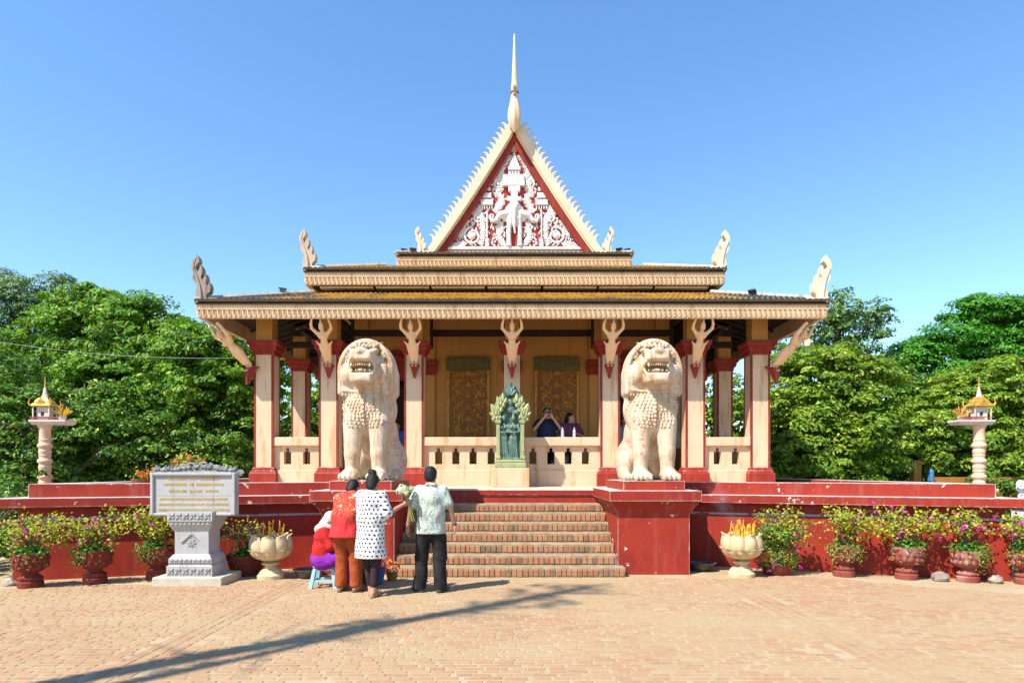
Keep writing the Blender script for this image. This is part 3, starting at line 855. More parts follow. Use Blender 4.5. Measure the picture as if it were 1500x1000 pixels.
def finial(px, z, y_, scale, mir, name='corner_finial', yaw=0.0, lean=0):
    pts = [((x-100)/4.27/71.4*scale*(1 if not mir else -1), (487-yv)/4.27/71.4*scale) for x, yv in FL]
    if not mir: pts = pts[::-1]
    pts = pts[::-1] if False else pts
    m = MB(); Tm = Matrix.Translation((px, y_, z)) @ Matrix.Rotation(yaw, 4, 'Z')
    fin_prism(m, pts, .07*scale, Tm)
    cxs = sum(p[0] for p in pts)/len(pts)
    # raised inner ridge following the stem
    st = [(100,487),(98,440),(92,405),(82,370),(70,340),(58,310),(60,280),(74,250)]
    sp = [((x-100)/4.27/71.4*scale*(1 if not mir else -1), (487-yv)/4.27/71.4*scale) for x, yv in st]
    for yy in (-.07*scale, .07*scale):
        m.tube([Tm @ Vector((a,yy,b)) for a,b in sp], [.04*scale,.036*scale,.032*scale,.026*scale,.022*scale,.018*scale,.012*scale,.006*scale], 6)
    m.ball((px+(.16 if not mir else -.16)*scale, y_, z-.01), (.2*scale,.09*scale,.07*scale), 8, 6)
    return m.build(name, MT['hip'] if name == 'corner_finial_grey' else MT['barge'], TE, 30)
MT['fin'] = m_stone('weathered_finial', (.34,.27,.22), (.27,.21,.17), (.15,.12,.10), .5, 4, .4)
f1 = finial(-6.40,5.16,13.42,1.12,False); f1.data.materials[0] = MT['fin']
f2 = finial(6.38,5.16,13.42,1.12,True)
f3 = finial(CX-4.86,6.42,15.3,1.1,False); f3.data.materials[0] = m_stone('weathered_finial_b', (.52,.40,.29), (.45,.35,.25), (.25,.19,.15), .52, 4, .4)
f4 = finial(CX+4.86,6.40,15.3,1.1,True)

# ---- gable ----------------------------------------------------------------------------
GY = 16.75; AX = CX; AZ = 10.72; BZ = 7.17
def gline(off, n=18):
    # left rake, offset inward (perpendicular) from outer edge; slight concave sweep
    pts = []
    for i in range(n+1):
        s = i/n
        x = -2.30*s-.10*max(0, s-.8)**1*5*max(0,s-.8); z = AZ-(AZ-BZ)*s+.16*math.sin(math.pi*s)*-1*.55
        pts.append(Vector((x, z)))
    out = []
    for i, p in enumerate(pts):
        d = (pts[min(i+1,n)]-pts[max(i-1,0)]).normalized(); nn = Vector((-d.y, d.x))  # points inward/right
        if nn.x < 0: nn = -nn
        out.append(p+nn*off)
    return out
def band(o1, o2, y0, y1, mir, nm, mat, par=None):
    a = gline(o1); b = gline(o2)
    # clip at centre line and at base
    def clipp(L):
        r = []
        for p in L:
            r.append((min(p.x, 0.0), max(p.y, BZ)))
        return r
    a, b = clipp(a), clipp(b)
    # keep apex on centre
    m = MB(); V = []; F = []; n = len(a)
    sg = -1 if mir else 1
    for (x, z), (x2, z2) in zip(a, b):
        V += [(AX+sg*x, y0, z), (AX+sg*x2, y0, z2), (AX+sg*x2, y1, z2), (AX+sg*x, y1, z)]
    for i in range(n-1):
        for k in range(4):
            F.append((i*4+k, i*4+(k+1)%4, (i+1)*4+(k+1)%4, (i+1)*4+k))
    F.append((0,1,2,3)); F.append((4*n-1,4*n-2,4*n-3,4*n-4))
    m.add(V, F); return m.build(nm, mat, par or TE)
gb = MB()
inn = [(min(p.x,0.0), p.y) for p in gline(.32)]
poly = [(AX+x, z) for x, z in inn if z > BZ+.02]
poly = [(AX,poly[0][1])]+poly[1:]+[(AX-2.0,BZ+.02),(AX+2.0,BZ+.02)]+[(2*AX-x, z) for x, z in reversed(poly[1:])]
gb.prism(poly[::1], GY-.02, GY+.1); tym = gb.build('gable', MT['tymp'], TE)
for mir in (False, True):
    band(.0, .19, GY-.26, GY+.05, mir, 'bargeboard', MT['barge'], tym)
    band(.19, .23, GY-.22, GY+.05, mir, 'bargeboard_inner_lip', MT['barge'], tym)
    band(.23, .385, GY-.16, GY+.02, mir, 'rake_board', MT['redt'], tym)
# roof behind the gable
m = MB()
for sx in (-1,1):
    quadslab(m, [(AX,GY+.05,AZ-.02),(AX,23.8,AZ-.02),(AX+sx*2.35,23.8,BZ+.05),(AX+sx*2.35,GY+.05,BZ+.05)], .06)
m.build('gable_roof', MT['tile'], TE)
# base moulding of tympanum
m = MB(); m.bbox(AX-1.95, AX+1.95, GY-.12, GY+.02, 7.14, 7.24, .01); m.bbox(AX-1.86, AX+1.86, GY-.09, GY+.02, 7.25, 7.30, .01); m.bbox(AX-1.80, AX+1.80, GY-.12, GY+.02, 7.33, 7.40, .01)
m.build('tympanum_sill', MT['white'], tym)
# crockets
cr = [(.0,0),(.10,.0),(.125,.05),(.118,.11),(.09,.17),(.045,.215),(-.005,.235),(.03,.185),(.045,.135),(.035,.075)]
def crocket_mesh():
    m = MB(); m.prism([(x-.06,z) for x,z in cr], -.04, .04); me = m.mesh('crocket'); me.materials.append(MT['barge']); return me
crm = crocket_mesh()
gl = gline(.0, 60)
acc = 0; last = None; want = .15; nxt = .30
for i, p in enumerate(gl):
    if last is not None: acc += (p-last).length
    last = p
    if acc >= nxt and p.y > BZ+.35:
        nxt += want
        for mir in (False, True):
            o = link('crocket', crm, None, tym)
            sg = -1 if mir else 1
            o.location = Vector((AX+sg*(p.x-.0), GY-.17, p.y-.03))-OFF[TE.name]
            o.rotation_euler = (0, -R(28)*sg, 0); o.scale = (-sg*-1.0, 1, 1) if not mir else (-1,1,1)
            k_ = .90; o.scale = (sg*k_, k_, k_)
# naga ends of the rakes
for mir in (False, True):
    sg = -1 if mir else 1
    f = finial(AX-sg*2.38, BZ+.02, GY-.25, .8, mir, 'rake_end_finial')
# spire
m = MB()
pr = [(.015,0),(.08,.10),(.15,.24),(.17,.40),(.155,.56),(.11,.76),(.085,.90),(.075,.98),(.085,1.0),(.085,1.17),(.07,1.2),(.066,1.32),(.048,1.75),(.030,2.20),(.022,2.30),(.027,2.36),(.010,2.46)]
m.lathe(pr, 8, (AX,GY-.52,10.12)); sp_ = m.build('spire', MT['barge'], TE, 30)
m = MB(); m.lathe([(.11,0),(.11,.035),(.075,.05)],8,(AX,GY-.52,11.10)); m.build('spire_collar', MT['fin'], sp_)
m = MB(); m.ball((AX,GY-.60,11.20),(.045,.04,.07),8,6); m.ball((AX,GY-.60,11.02),(.04,.05,.05),8,6); m.build('spire_knob', MT['fin'], sp_, True)
MB().bbox(AX-.12, AX+.12, GY-.44, GY+.05, AZ-.4, AZ-.05, .03).build('apex_block', MT['barge'], sp_)

# ---- tympanum relief ------------------------------------------------------------------
def cp(x, yv):   # carving sketch coordinates -> gable plane
    return (AX+(x-541)*.0042, 7.42+(870-yv)*.0040)
RY = GY-.03
s = SDF()
E = lambda x, yv, dy=0: (lambda q: (q[0], RY-dy, q[1]))(cp(x, yv))
for sx in (-1,1):
    X = lambda u: 541+sx*u
    s.chain([E(X(33),865,.05),E(X(34),780,.06),E(X(28),690,.06)], [.062,.055,.075], .04)
    s.ell(E(X(34),866,.07), (.075,.07,.035), .02)
    s.chain([E(X(45),660,.05),E(X(85),670,.06),E(X(112),705,.07),E(X(135),712,.07),E(X(148),690,.07),E(X(146),668,.06)], [.10,.085,.05,.04,.03,.022], .03)
    s.ell(E(X(62),690,.03), (.06,.03,.10), .02, rot=(0,sx*.5,0))
    s.ell(E(X(30),615,.03), (.055,.03,.11), .02, rot=(0,-sx*.35,0))
    s.cone(E(X(12),660,.12), E(X(22),700,.15), .016, .008, .01)
s.ell(E(541,690,.03), (.19,.10,.22), .05); s.ell(E(541,615,.08), (.13,.10,.16), .04)
s.chain([E(541,640,.16),E(541,690,.17),E(540,740,.15),E(545,790,.12)], [.05,.042,.034,.024], .03)
s.ell(E(541,585,.09), (.10,.07,.09), .03)
sdf_obj('elephant_relief', s, .013, MT['white'], tym, world=True)
m = MB()
def bx(x0, x1, y0, y1, dep): 
    a = cp(x0, y1); b = cp(x1, y0); m.bbox(a[0], b[0], RY-dep, RY+.03, a[1], b[1], .008)
# throne and crown above the elephant
bx(500,583,555,580,.10); 
for (a,b,c,d_,e_) in ((520,562,520,556,.09),(505,577,485,521,.10),(470,605,452,484,.11),(474,601,412,450,.09),(505,577,385,412-2,.05),(503,579,360,384,.10),(512,570,342,358,.09),(518,564,325,340,.08),(524,558,308,323,.07),(529,553,290,306,.06),(533,549,270,288,.05),(537,545,245,268,.04)): bx(a,b,c,d_,e_)
for k in range(4): bx(510+k*18, 518+k*18, 388, 410, .08)
m.build('throne_relief', MT['white'], tym)
for sx in (-1,1):
    m = MB()
    q = lambda a,b,c,d_,e: bx(541+sx*a if sx > 0 else 541-b, 541+b if sx > 0 else 541-a, c, d_, e)
    q(163,171,640,820,.06); q(155,179,845,870,.07); q(158,176,822,843,.06)
    q(130,205,572,606,.08)
    for k in range(5): q(134+k*15, 140+k*15, 607, 632, .06)
    q(140,195,528,560,.08); q(146,188,490,512,.07); q(152,182,465,486,.07); q(158,176,440,462,.06); q(163,171,410,438,.05)
    m.build('parasol_relief', MT['white'], tym)
    m = MB(); qd = random.Random(3)
    ros = [(256,800,62,1.9),(222,690,30,1.3),(112,362,30,1.3),(52,238,24,1.2),(100,470,30,1.2)]
    for (u,v,r,tu) in ros:
        c0 = cp(541+sx*u, v); n = 26
        m.tube(spiral(c0[0], c0[1], r*.00372, tu, -sx, RY-.02, n, math.pi*.6), [.036-.0008*i for i in range(n+1)], 6)
        m.ball((c0[0], RY-.03, c0[1]), (r*.0014,.05,r*.0014), 8, 5)
        for k in range(8): acanthus(m, c0[0]+r*.0038*math.cos(k*.785), c0[1]+r*.0038*math.sin(k*.785), k*.785, r*.0018+.05, .07, RY, .035)
    # leaves filling the field along vine flow
    vines = [[(60,860),(100,800),(75,740),(110,690)],[(205,860),(190,760),(200,690),(225,640),(180,560)],[(120,650),(90,600),(70,560),(110,520),(80,470),(120,420)],[(60,440),(90,400),(60,330),(30,280)],[(300,850),(340,860),(390,868)],[(230,650),(265,640),(250,600)],[(210,560),(225,520),(200,460)],[(330,800),(318,740),(290,700)],[(30,215),(20,190),(10,170)]]
    for vn in vines:
        pts = []
        for i in range(len(vn)-1):
            for t_ in range(6):
                f_ = t_/6; pts.append((vn[i][0]*(1-f_)+vn[i+1][0]*f_, vn[i][1]*(1-f_)+vn[i+1][1]*f_))
        pts.append(vn[-1])
        W3 = [(lambda q_: (q_[0], RY-.02, q_[1]))(cp(541+sx*u, v)) for u,v in pts]
        m.tube(W3, .017, 5)
        for i in range(0, len(W3)-1):
            d_ = math.atan2(W3[i+1][2]-W3[i][2], W3[i+1][0]-W3[i][0])
            for sd in (-1,1):
                acanthus(m, W3[i][0], W3[i][2], d_+sd*qd.uniform(.6,1.1), qd.uniform(.10,.15), qd.uniform(.045,.065), RY, .04)
    placed = []
    tries = 0
    while len(placed) < 210 and tries < 5000:
        tries += 1
        u, v = qd.uniform(8,420), qd.uniform(170,872)
        if u > (v-150)*.60-10: continue
        c0 = cp(541+sx*u, v)
        if u < 160 and v > 640: 
            if u < 55: continue
        if u < 70 and 240 < v < 560: continue
        if 125 < u < 210 and 400 < v < 640: continue
        if any((u-a)**2+(v-b)**2 < 11.5**2 for a,b in placed): continue
        placed.append((u,v))
        acanthus(m, c0[0], c0[1], math.pi/2-sx*qd.uniform(-.9,1.3), qd.uniform(.08,.125), qd.uniform(.04,.055), RY, .035)
    m.build('foliage_relief', MT['white'], tym, 40, kind='stuff')
m = MB(); c0 = cp(541,150); m.prism([(AX-.16,9.86),(AX+.16,9.86),(AX,10.25)], RY-.04, RY+.02)
for k in range(5): acanthus(m, AX, 9.9, math.pi/2+(k-2)*.35, .2, .07, RY-.03, .03)
m.build('apex_relief', MT['barge'], tym)

# ---- bracket figures under the eaves ----------------------------------------------------
def bracket_mesh():
    s = SDF()
    for sx in (-1,1):
        s.chain([(sx*.045,0,.05),(sx*.06,0,.28),(sx*.075,.0,.52)], [.035,.055,.075], .03)
        s.ell((sx*.045,-.05,.03), (.035,.075,.03), .015)
        s.chain([(sx*.13,0,.93),(sx*.235,-.02,1.08),(sx*.235,-.02,1.20),(sx*.195,.0,1.36)], [.05,.038,.032,.024], .02)
        s.ell((sx*.19,-.01,1.40), (.022,.03,.05), .015)
        s.cone((sx*.10,0,.56), (sx*.21,-.02,.73), .045, .006, .02)
        s.ell((sx*.055,-.075,.86), (.05,.03,.045), .03)
    s.ell((0,0,.56), (.125,.085,.11), .04); s.ell((0,0,.70), (.085,.07,.12), .05); s.ell((0,0,.87), (.14,.085,.12), .04)
    s.cone((0,0,.95), (0,-.01,1.04), .042, .04, .02)
    s.ell((0,-.03,1.11), (.062,.072,.085), .015); s.ell((0,-.10,1.10), (.014,.02,.02), .01)
    s.ell((0,-.01,1.19), (.06,.06,.04), .01); s.cone((0,0,1.2), (0,0,1.36), .035, .006, .015)
    s.box((0,-.055,.36), (.03,.02,.2), .01, .02)
    V, Q = s.mesh('b', .013)
    me = mesh_np('bracket_figure', V, Q); me.shade_smooth(); return me
MT['brk'] = m_stone('bracket_plaster', (.78,.52,.30), (.72,.47,.27), (.55,.32,.15), .6, 3, .2)
bkm = bracket_mesh(); bkm.materials.append(MT['brk'])
m = MB(); square_stack(m, 0, 0, [((.02,.02),-.30),((.055,.05),-.15),((.085,.08),-.04),((.10,.10),-.03),((.10,.10),0)]); cbm = m.mesh('corbel'); cbm.materials.append(MT['redt'])
def bracket(x, y_, z, rz, tilt=38, fat=1.0):
    o = link('bracket_figure', bkm, None, TE)
    o.location = Vector((x, y_, z))-OFF[TE.name]; o.rotation_euler = (R(tilt), 0, rz); o.scale = (.86*fat,.86*fat,.80)
    c = link('corbel', cbm, None, o)
    c.rotation_euler = (-R(tilt),0,0); c.location = (0,.01,0); c.scale = (1/.86,1/.86,1/.82)
for cx in (-4.02,-2.15,0,2.15,4.02): bracket(cx-.03*np.sign(cx), 14.12, 3.96, 0)
for sx in (-1,1): bracket(sx*5.70, 14.16, 3.90, sx*R(48), 43, 1.45)

# ---- floodlights on the roofs -------------------------------------------------------------
def flood(x, y_, z, rz, label, tiltv=-.4):
    r = root('floodlight', (x,y_,z), label, 'floodlight', 'floodlights on the roofs')
    m = MB(); Tm = Matrix.Translation((0,0,.12)) @ Matrix.Rotation(rz,4,'Z') @ Matrix.Rotation(tiltv,4,'X')
    m.add([Tm@Vector(p) for p in [(-.11,-.06,-.07),(.11,-.06,-.07),(.11,-.06,.07),(-.11,-.06,.07),(-.06,.06,-.04),(.06,.06,-.04),(.06,.06,.04),(-.06,.06,.04)]],[(0,1,2,3),(7,6,5,4),(0,4,5,1),(1,5,6,2),(2,6,7,3),(3,7,4,0)])
    m.build('housing', MT['steel'], r, world=False); r.scale = (.72,)*3
    m = MB(); m.box(-.12,.12,-.075,-.06,-.08,.08,Tm); m.build('glass', MT['black'], r, world=False)
    m = MB(); m.tube([(-.12,0,.12),(-.12,0,.0),(.12,0,.0),(.12,0,.12)], .01, 5); m.build('bracket', MT['steel'], r, world=False)
flood(-5.06,14.3,5.54,.5,'grey floodlight on the lower roof, near the weathered dark finial',-1.2)
flood(5.3,14.3,5.54,-.5,'grey floodlight on the lower roof, near the cream finial above temple corner',.9)
flood(CX-2.86,16.7,7.24,.6,'small floodlight at the far outer end of the top roof, beside dark corner tiles',.5)
flood(CX-2.62,16.75,7.27,.3,'small floodlight between top roof end and gable foot, above weathered finials',.5)
flood(CX+2.72,16.75,7.27,-.4,'small floodlight between gable foot and top roof end, above pale finials',.5)
flood(CX+2.93,16.7,7.24,-.6,'small floodlight at outermost end of the top roof, on the pale finials side',.5)
# ================================================================== LIONS
def lion_parts():
    s = SDF()
    for sx in (-1,1):
        s.chain([(sx*.245,-.36,.08),(sx*.24,-.36,.45),(sx*.235,-.27,.95)], [.118,.138,.205], .05)
        s.ell((sx*.25,-.44,.10), (.165,.19,.10), .04)
        for k in range(4): s.ell((sx*.25+(k-1.5)*.082,-.60,.062), (.042,.075,.062), .010)
        s.ell((sx*.31,.55,.34), (.20,.38,.34), .08); s.cone((sx*.40,.35,.10),(sx*.40,.05,.08),.11,.09,.06)
        for k in range(3): s.ell((sx*.40+(k-1)*.065,-.05,.06), (.038,.06,.055), .012)
        s.ell((sx*.30,-.34,1.76), (.16,.16,.20), .06)              # cheek
        s.ell((sx*.17,-.47,2.10), (.115,.09,.055), .03, rot=(0,sx*-.25,0))  # brow
        s.ell((sx*.33,-.36,2.06), (.05,.045,.10), .02, rot=(0,sx*.35,0))    # ear
        s.ell((sx*.335,-.405,2.05), (.022,.03,.055), .012, 's')
    s.ell((0,-.08,1.20), (.495,.40,.50), .08); s.ell((0,.42,.78), (.36,.58,.48), .12)
    s.box((0,-.13,1.63), (.515,.25,.25), .10, .05)      # hood, straight sides
    s.ell((0,-.10,1.80), (.515,.30,.535), .05)           # hood, round top
    s.ell((0,-.30,1.80), (.36,.22,.36), .05)
    rim = []
    for k in range(25):
        an = math.pi*k/24; rim.append((.475*math.cos(an), -.34, 1.80+.495*math.sin(an)))
    rim = [(.475,-.34,1.45)]+rim+[(-.475,-.34,1.45)]
    s.chain(rim, [.045]*len(rim), .02)
    # muzzle
    s.box((0,-.50,1.985), (.205,.20,.095), .06, .04, rot=(R(-10),0,0))
    s.ell((0,-.645,2.085), (.12,.085,.065), .03)
    s.box((0,-.48,1.665), (.20,.20,.085), .05, .05, rot=(R(4),0,0)); s.ell((0,-.62,1.64), (.15,.08,.07), .03)
    s.box((0,-.62,1.825), (.18,.22,.040), .03, .025, 's')
    for sx in (-1,1):
        s.ell((sx*.062,-.735,2.09), (.028,.03,.022), .012, 's')
        s.ell((sx*.165,-.53,2.045), (.05,.04,.032), .012)          # eyeball
        s.cone((sx*.205,-.60,1.92),(sx*.225,-.48,1.83),.028,.03,.02); s.cone((sx*.225,-.48,1.83),(sx*.20,-.60,1.73),.03,.026,.02)  # lips
    s.ell((0,-.50,1.79), (.10,.14,.035), .02)                      # tongue
    V, Q = s.mesh('lion', .02)
    return s, V, Q
LS, LV, LQ = lion_parts()
def front_y(x, z):   # first hit of the lion's surface from the front
    F, lo, h = LS.F, LS.lo, LS.h
    i = int(round((x-lo[0])/h)); k = int(round((z-lo[2])/h)); colm = F[i,:,k]
    j = np.argmax(colm < 0)
    return None if colm[j] >= 0 else lo[1]+h*(j-1)+h*colm[j-1]/(colm[j-1]-colm[j])
lion_me = mesh_np('body', LV, LQ); lion_me.shade_smooth(); lion_me.materials.append(MT['lion'])
m = MB()
rows = 11
for r_ in range(rows):
    z = 1.43-r_*.053
    half = .465*math.sqrt(max(0,1-((1.43-z)/.62)**2.2))
    n = max(1, int(half*2/.062))
    for k in range(n+1):
        x = -half+2*half*k/n if n else 0
        x += (.015 if r_%2 else -.015)*(abs(x) > .03)
        y_ = front_y(x, z)
        if y_ is None or abs(x) > .475: continue
        kf = rnd.uniform(.82,1.15); m.ball((x+rnd.uniform(-.006,.006), y_+.006, z-.012), (.026*kf,.026*kf,.036*kf), 7, 5)
for k in range(9):
    z = 1.45-k*.066; y_ = front_y(0, z); m.ball((0, y_-.005, z), (.034,.035,.040), 8, 5)
sc_me = m.mesh('chest_scales'); sc_me.shade_smooth(); sc_me.materials.append(MT['lion'])
m = MB()
for ring, (ex, ez, yo, n) in enumerate(((.475,.495,-.12,44),(.41,.425,-.22,40))):
    for k in range(n):
        an = -.45+(math.pi+.9)*k/(n-1)
        x = ex*math.cos(an); z = 1.80+ez*math.sin(an)
        if z < 1.80: x = math.copysign(ex*1.0, math.cos(an))
        y_ = front_y(x*.965, z if z < 1.8 else 1.8+(z-1.8)*.965)
        if y_ is None: continue
        m.ball((x*.965, y_+.008, 1.8+(z-1.8)*.965), (rnd.uniform(.012,.022),.020,rnd.uniform(.014,.026)), 6, 5)
cu_me = m.mesh('mane_curls'); cu_me.shade_smooth(); cu_me.materials.append(MT['lion'])
m = MB()
for k in range(9):
    x = -.16+.04*k
    m.ball((x, -.655+abs(x)*.25, 1.868), (.017,.020,.022), 7, 5)
    if k%2 == 0: m.ball((x, -.655+abs(x)*.25, 1.775), (.016,.018,.016), 7, 5)
for sx in (-1,1): m.tube([(sx*.165,-.63,1.88),(sx*.17,-.65,1.85),(sx*.165,-.66,1.82)], [.022,.016,.006], 7)
te_me = m.mesh('teeth'); te_me.shade_smooth(); te_me.materials.append(MT['lion'])
m = MB()   # brow folds, collar under the chin, nose wrinkles
for k in range(7):
    an = -.9+1.8*k/6; m.tube([(.30*math.sin(an)*.7,-.40-.12*math.cos(an),2.16+.02*math.cos(an)),(.34*math.sin(an)*.9,-.34-.06*math.cos(an),2.24),(.30*math.sin(an)*1.2,-.24,2.29)], [.03,.026,.01], 6)
cpts = []
for k in range(15):
    x = -.42+.84*k/14; z = 1.50-.05*math.cos(x*3.5); y_ = front_y(x, z)
    if y_ is not None: cpts.append((x, y_-.002, z))
if len(cpts) > 3: m.tube(cpts, .022, 6)
br_me = m.mesh('face_folds'); br_me.shade_smooth(); br_me.materials.append(MT['lion'])
m = MB()
m.tube([(0,.98,.12),(0,1.10,.4),(.02,1.12,.75),(0,1.02,1.05),(0,.92,1.2)], [.09,.08,.08,.09,.03], 8)
ta_me = m.mesh('tail'); ta_me.shade_smooth(); ta_me.materials.append(MT['lion'])
def m_splash(name, c):
    m_, t, b = nmat(name); p = pos(t)
    o = mixc(t, ramp(t, noise(t, p, 24, 6, .75), .46, .56), (.66,.46,.28), c)
    t.links.new(o, b.inputs['Base Color']); b.inputs['Roughness'].default_value = .7; return m_
def lion(x, y_, z, rz, label, sp, spots):
    r = root('lion_statue', (x,y_,z), label, 'statue', 'guardian lions flanking the stairs'); r.rotation_euler = (0,0,rz); r.scale = (.915,1,1)
    b = link('body', lion_me, None, r)
    for nm, me in (('chest_scales',sc_me),('mane_curls',cu_me),('teeth',te_me),('face_folds',br_me),('tail',ta_me)): link(nm, me, None, b, kind='stuff' if nm in ('chest_scales','mane_curls','teeth','face_folds') else None)
    # offering powder and dye smeared on the stone: faces near the spots take the stained material
    me = lion_me.copy(); b.data = me; me.materials.append(sp)
    co = LV[LQ].mean(1); mi = np.zeros(len(LQ), np.int32)
    nz = np.sin(co[:,0]*31+co[:,2]*17)*np.sin(co[:,2]*29+co[:,1]*23)
    for (c, rad) in spots:
        d = np.linalg.norm((co-np.array(c))/np.array(rad), axis=1)+nz*.25
        mi[d < 1] = 1
    me.polygons.foreach_set('material_index', mi); me.update()
    return r
lion(-2.39,11.05,1.487,R(-4),'cream stone guardian lion with purple stained haunch, on pedestal by the crouching group',m_splash('purple_dye',(.30,.17,.22)),
     [((.42,.42,.62),(.2,.35,.13)),((.48,.35,.38),(.12,.14,.26)),((.34,-.30,.93),(.08,.2,.06))])
lion(2.33,11.05,1.487,R(1.5),'cream stone guardian lion with red stained foreleg, on pedestal by bare red wall',m_splash('red_dye',(.50,.20,.17)),
     [((-.32,-.40,.95),(.10,.3,.12)),((-.24,-.48,.66),(.07,.2,.24)),((-.40,.40,.62),(.2,.3,.15))])

# ================================================================== STELE
def m_bronze(name, c, c2, c3):
    m_, t, b = nmat(name); p = pos(t)
    o = mixc(t, ramp(t, noise(t, p, 7, 5), .38, .62), c, c2)
    o = mixc(t, math_(t,'MULTIPLY',ramp(t, noise(t, p, 24, 4), .55, .7),.6), o, c3)
    t.links.new(o, b.inputs['Base Color']); b.inputs['Roughness'].default_value = .55; b.inputs['Metallic'].default_value = .15
    bump(t, b, noise(t, p, 60, 4), .4, .006); return m_
MT['verd'] = m_bronze('patina_yellow_green', (.38,.39,.17), (.28,.32,.15), (.12,.17,.09))
MT['teal'] = m_bronze('patina_teal', (.065,.135,.105), (.10,.18,.13), (.30,.33,.16))
MB().bbox(-.43,.36,13.42,13.95,FZ-.005,1.71,.012).build('stele_plinth', MT['cream']) and None
pl = bpy.data.objects['stele_plinth']; tag(pl, 'plain cream block plinth under the green carved stele', 'plinth')
SX, SY, SZ = -.035, 13.66, 1.71
S_ = root('carved_stele', (SX,SY,SZ), 'green and gold patinated stele with standing figures under a leafy arch', 'stele')
su = 1.80/765.   # sketch units to metres
def sk(x, yv): return ((x-220)*su, (810-yv)*su)
m = MB(); a = sk(80,810); b = sk(362,765); m.bbox(a[0],b[0],-.20,.20,a[1],b[1],.015); a = sk(84,764); b = sk(358,735); m.bbox(a[0],b[0],-.17,.17,a[1],b[1],.015)
m.build('base', MT['verd'], S_, world=False)
out = [sk(x,y_) for x,y_ in [(95,735),(345,735),(345,400),(372,380),(378,330),(378,255),(360,228),(345,262),(338,190),(315,150),(300,165),(298,130),(275,95),(255,70),(228,38),(200,70),(178,95),(158,130),(152,165),(135,150),(112,190),(105,262),(85,228),(68,255),(70,330),(74,380),(95,400)]]
m = MB(); m.prism(out, -.02, .14); m.build('back_slab', MT['teal'], S_, world=False)
for sx in (-1,1):
    m = MB(); x0, x1 = sorted((sx*125*su, sx*90*su)); m.bbox(x0,x1,-.16,.0,75*su,410*su,.012)
    m.bbox(x0-.02,x1+.02,-.18,.0,395*su,425*su,.01); m.bbox(x0-.015,x1+.015,-.175,.0,78*su,105*su,.01)
    m.build('pilaster', MT['verd'], S_, world=False)
    m = MB()
    # leaf tongues rising along the arch
    tl = [(128,430,80,1.25),(118,470,95,1.35),(98,500,95,1.45),(80,540,100,1.5),(120,500,90,1.0),(60,580,95,1.55),(105,440,70,1.5),(135,470,110,1.25),(95,560,85,1.35)]
    for (u,v,L,an) in tl:
        Lm = L*su; Wm = 52*su; 
        acanthus(m, sx*u*su, v*su, an if sx > 0 else math.pi-an, Lm, Wm, -.07, .07)
        acanthus(m, sx*(u-8)*su, (v-6)*su, (an+.5) if sx > 0 else math.pi-(an+.5), Lm*.6, Wm*.8, -.09, .06)
        acanthus(m, sx*(u+6)*su, (v-10)*su, (an-.6) if sx > 0 else math.pi-(an-.6), Lm*.55, Wm*.7, -.08, .05)
    m.ball((sx*108*su,-.08,440*su),(.05,.06,.06),8,6); m.ball((sx*118*su,-.08,485*su),(.04,.05,.05),8,6)
    m.build('arch_foliage', MT['verd'], S_, 40, world=False, kind='stuff')
m = MB()
for k in range(5):
    acanthus(m, 0, 640*su, math.pi/2+(k-2)*.42, (130-abs(k-2)*22)*su, 46*su, -.04, .06)
for k in range(4): acanthus(m, 0, 640*su, math.pi/2+(k-1.5)*.55, 80*su, 44*su, -.08, .05)
m.build('crest', MT['teal'], S_, 40, world=False)
s = SDF()
for fx, hs_, dy in ((-.135,.78,0.),(.065,.90,-.02)):
    s.chain([(fx-.05,-.05+dy,.23),(fx-.045,-.06+dy,.5),(fx-.035,-.06+dy,.62)], [.05,.055,.06], .015); s.chain([(fx+.05,-.05+dy,.23),(fx+.045,-.06+dy,.5),(fx+.035,-.06+dy,.62)], [.05,.055,.06], .015)
    for k in range(5): s.cone((fx-.09+.045*k,-.10+dy,.20),(fx-.05+.025*k,-.11+dy,.62),.016,.011,.008)
    s.ell((fx,-.06+dy,.70),(.07,.055,.10),.03); s.ell((fx,-.06+dy,.84),(.095,.06,.085),.03)
    for q_ in (-1,1):
        s.ell((fx+q_*.04,-.115+dy,.85),(.035,.03,.035),.01); s.chain([(fx+q_*.10,-.06+dy,.90),(fx+q_*.125,-.10+dy,.76),(fx+q_*.03,-.14+dy,.74)],[.028,.025,.02],.015)
    s.cone((fx,-.06+dy,.9),(fx,-.06+dy,.98),.025,.025,.02); s.ell((fx,-.08+dy,1.03),(.045,.05,.06),.01); s.cone((fx,-.07+dy,1.07),(fx,-.07+dy,1.17),.04,.01,.01)
s.ell((.0,-.04,1.22),(.10,.05,.09),.03); s.ell((.0,-.05,1.37),(.07,.05,.09),.02); s.ell((-.12,-.05,1.10),(.06,.04,.05),.02); s.ell((.14,-.05,1.16),(.07,.04,.06),.02)
s.box((0,-.06,.19),(.20,.09,.02),.01,.01)
s.cone((-.22,-.08,.3),(-.2,-.09,.75),.05,.03,.02); s.cone((.2,-.06,.25),(.2,-.07,.7),.03,.02,.02)
sdf_obj('figures', s, .011, MT['teal'], S_)

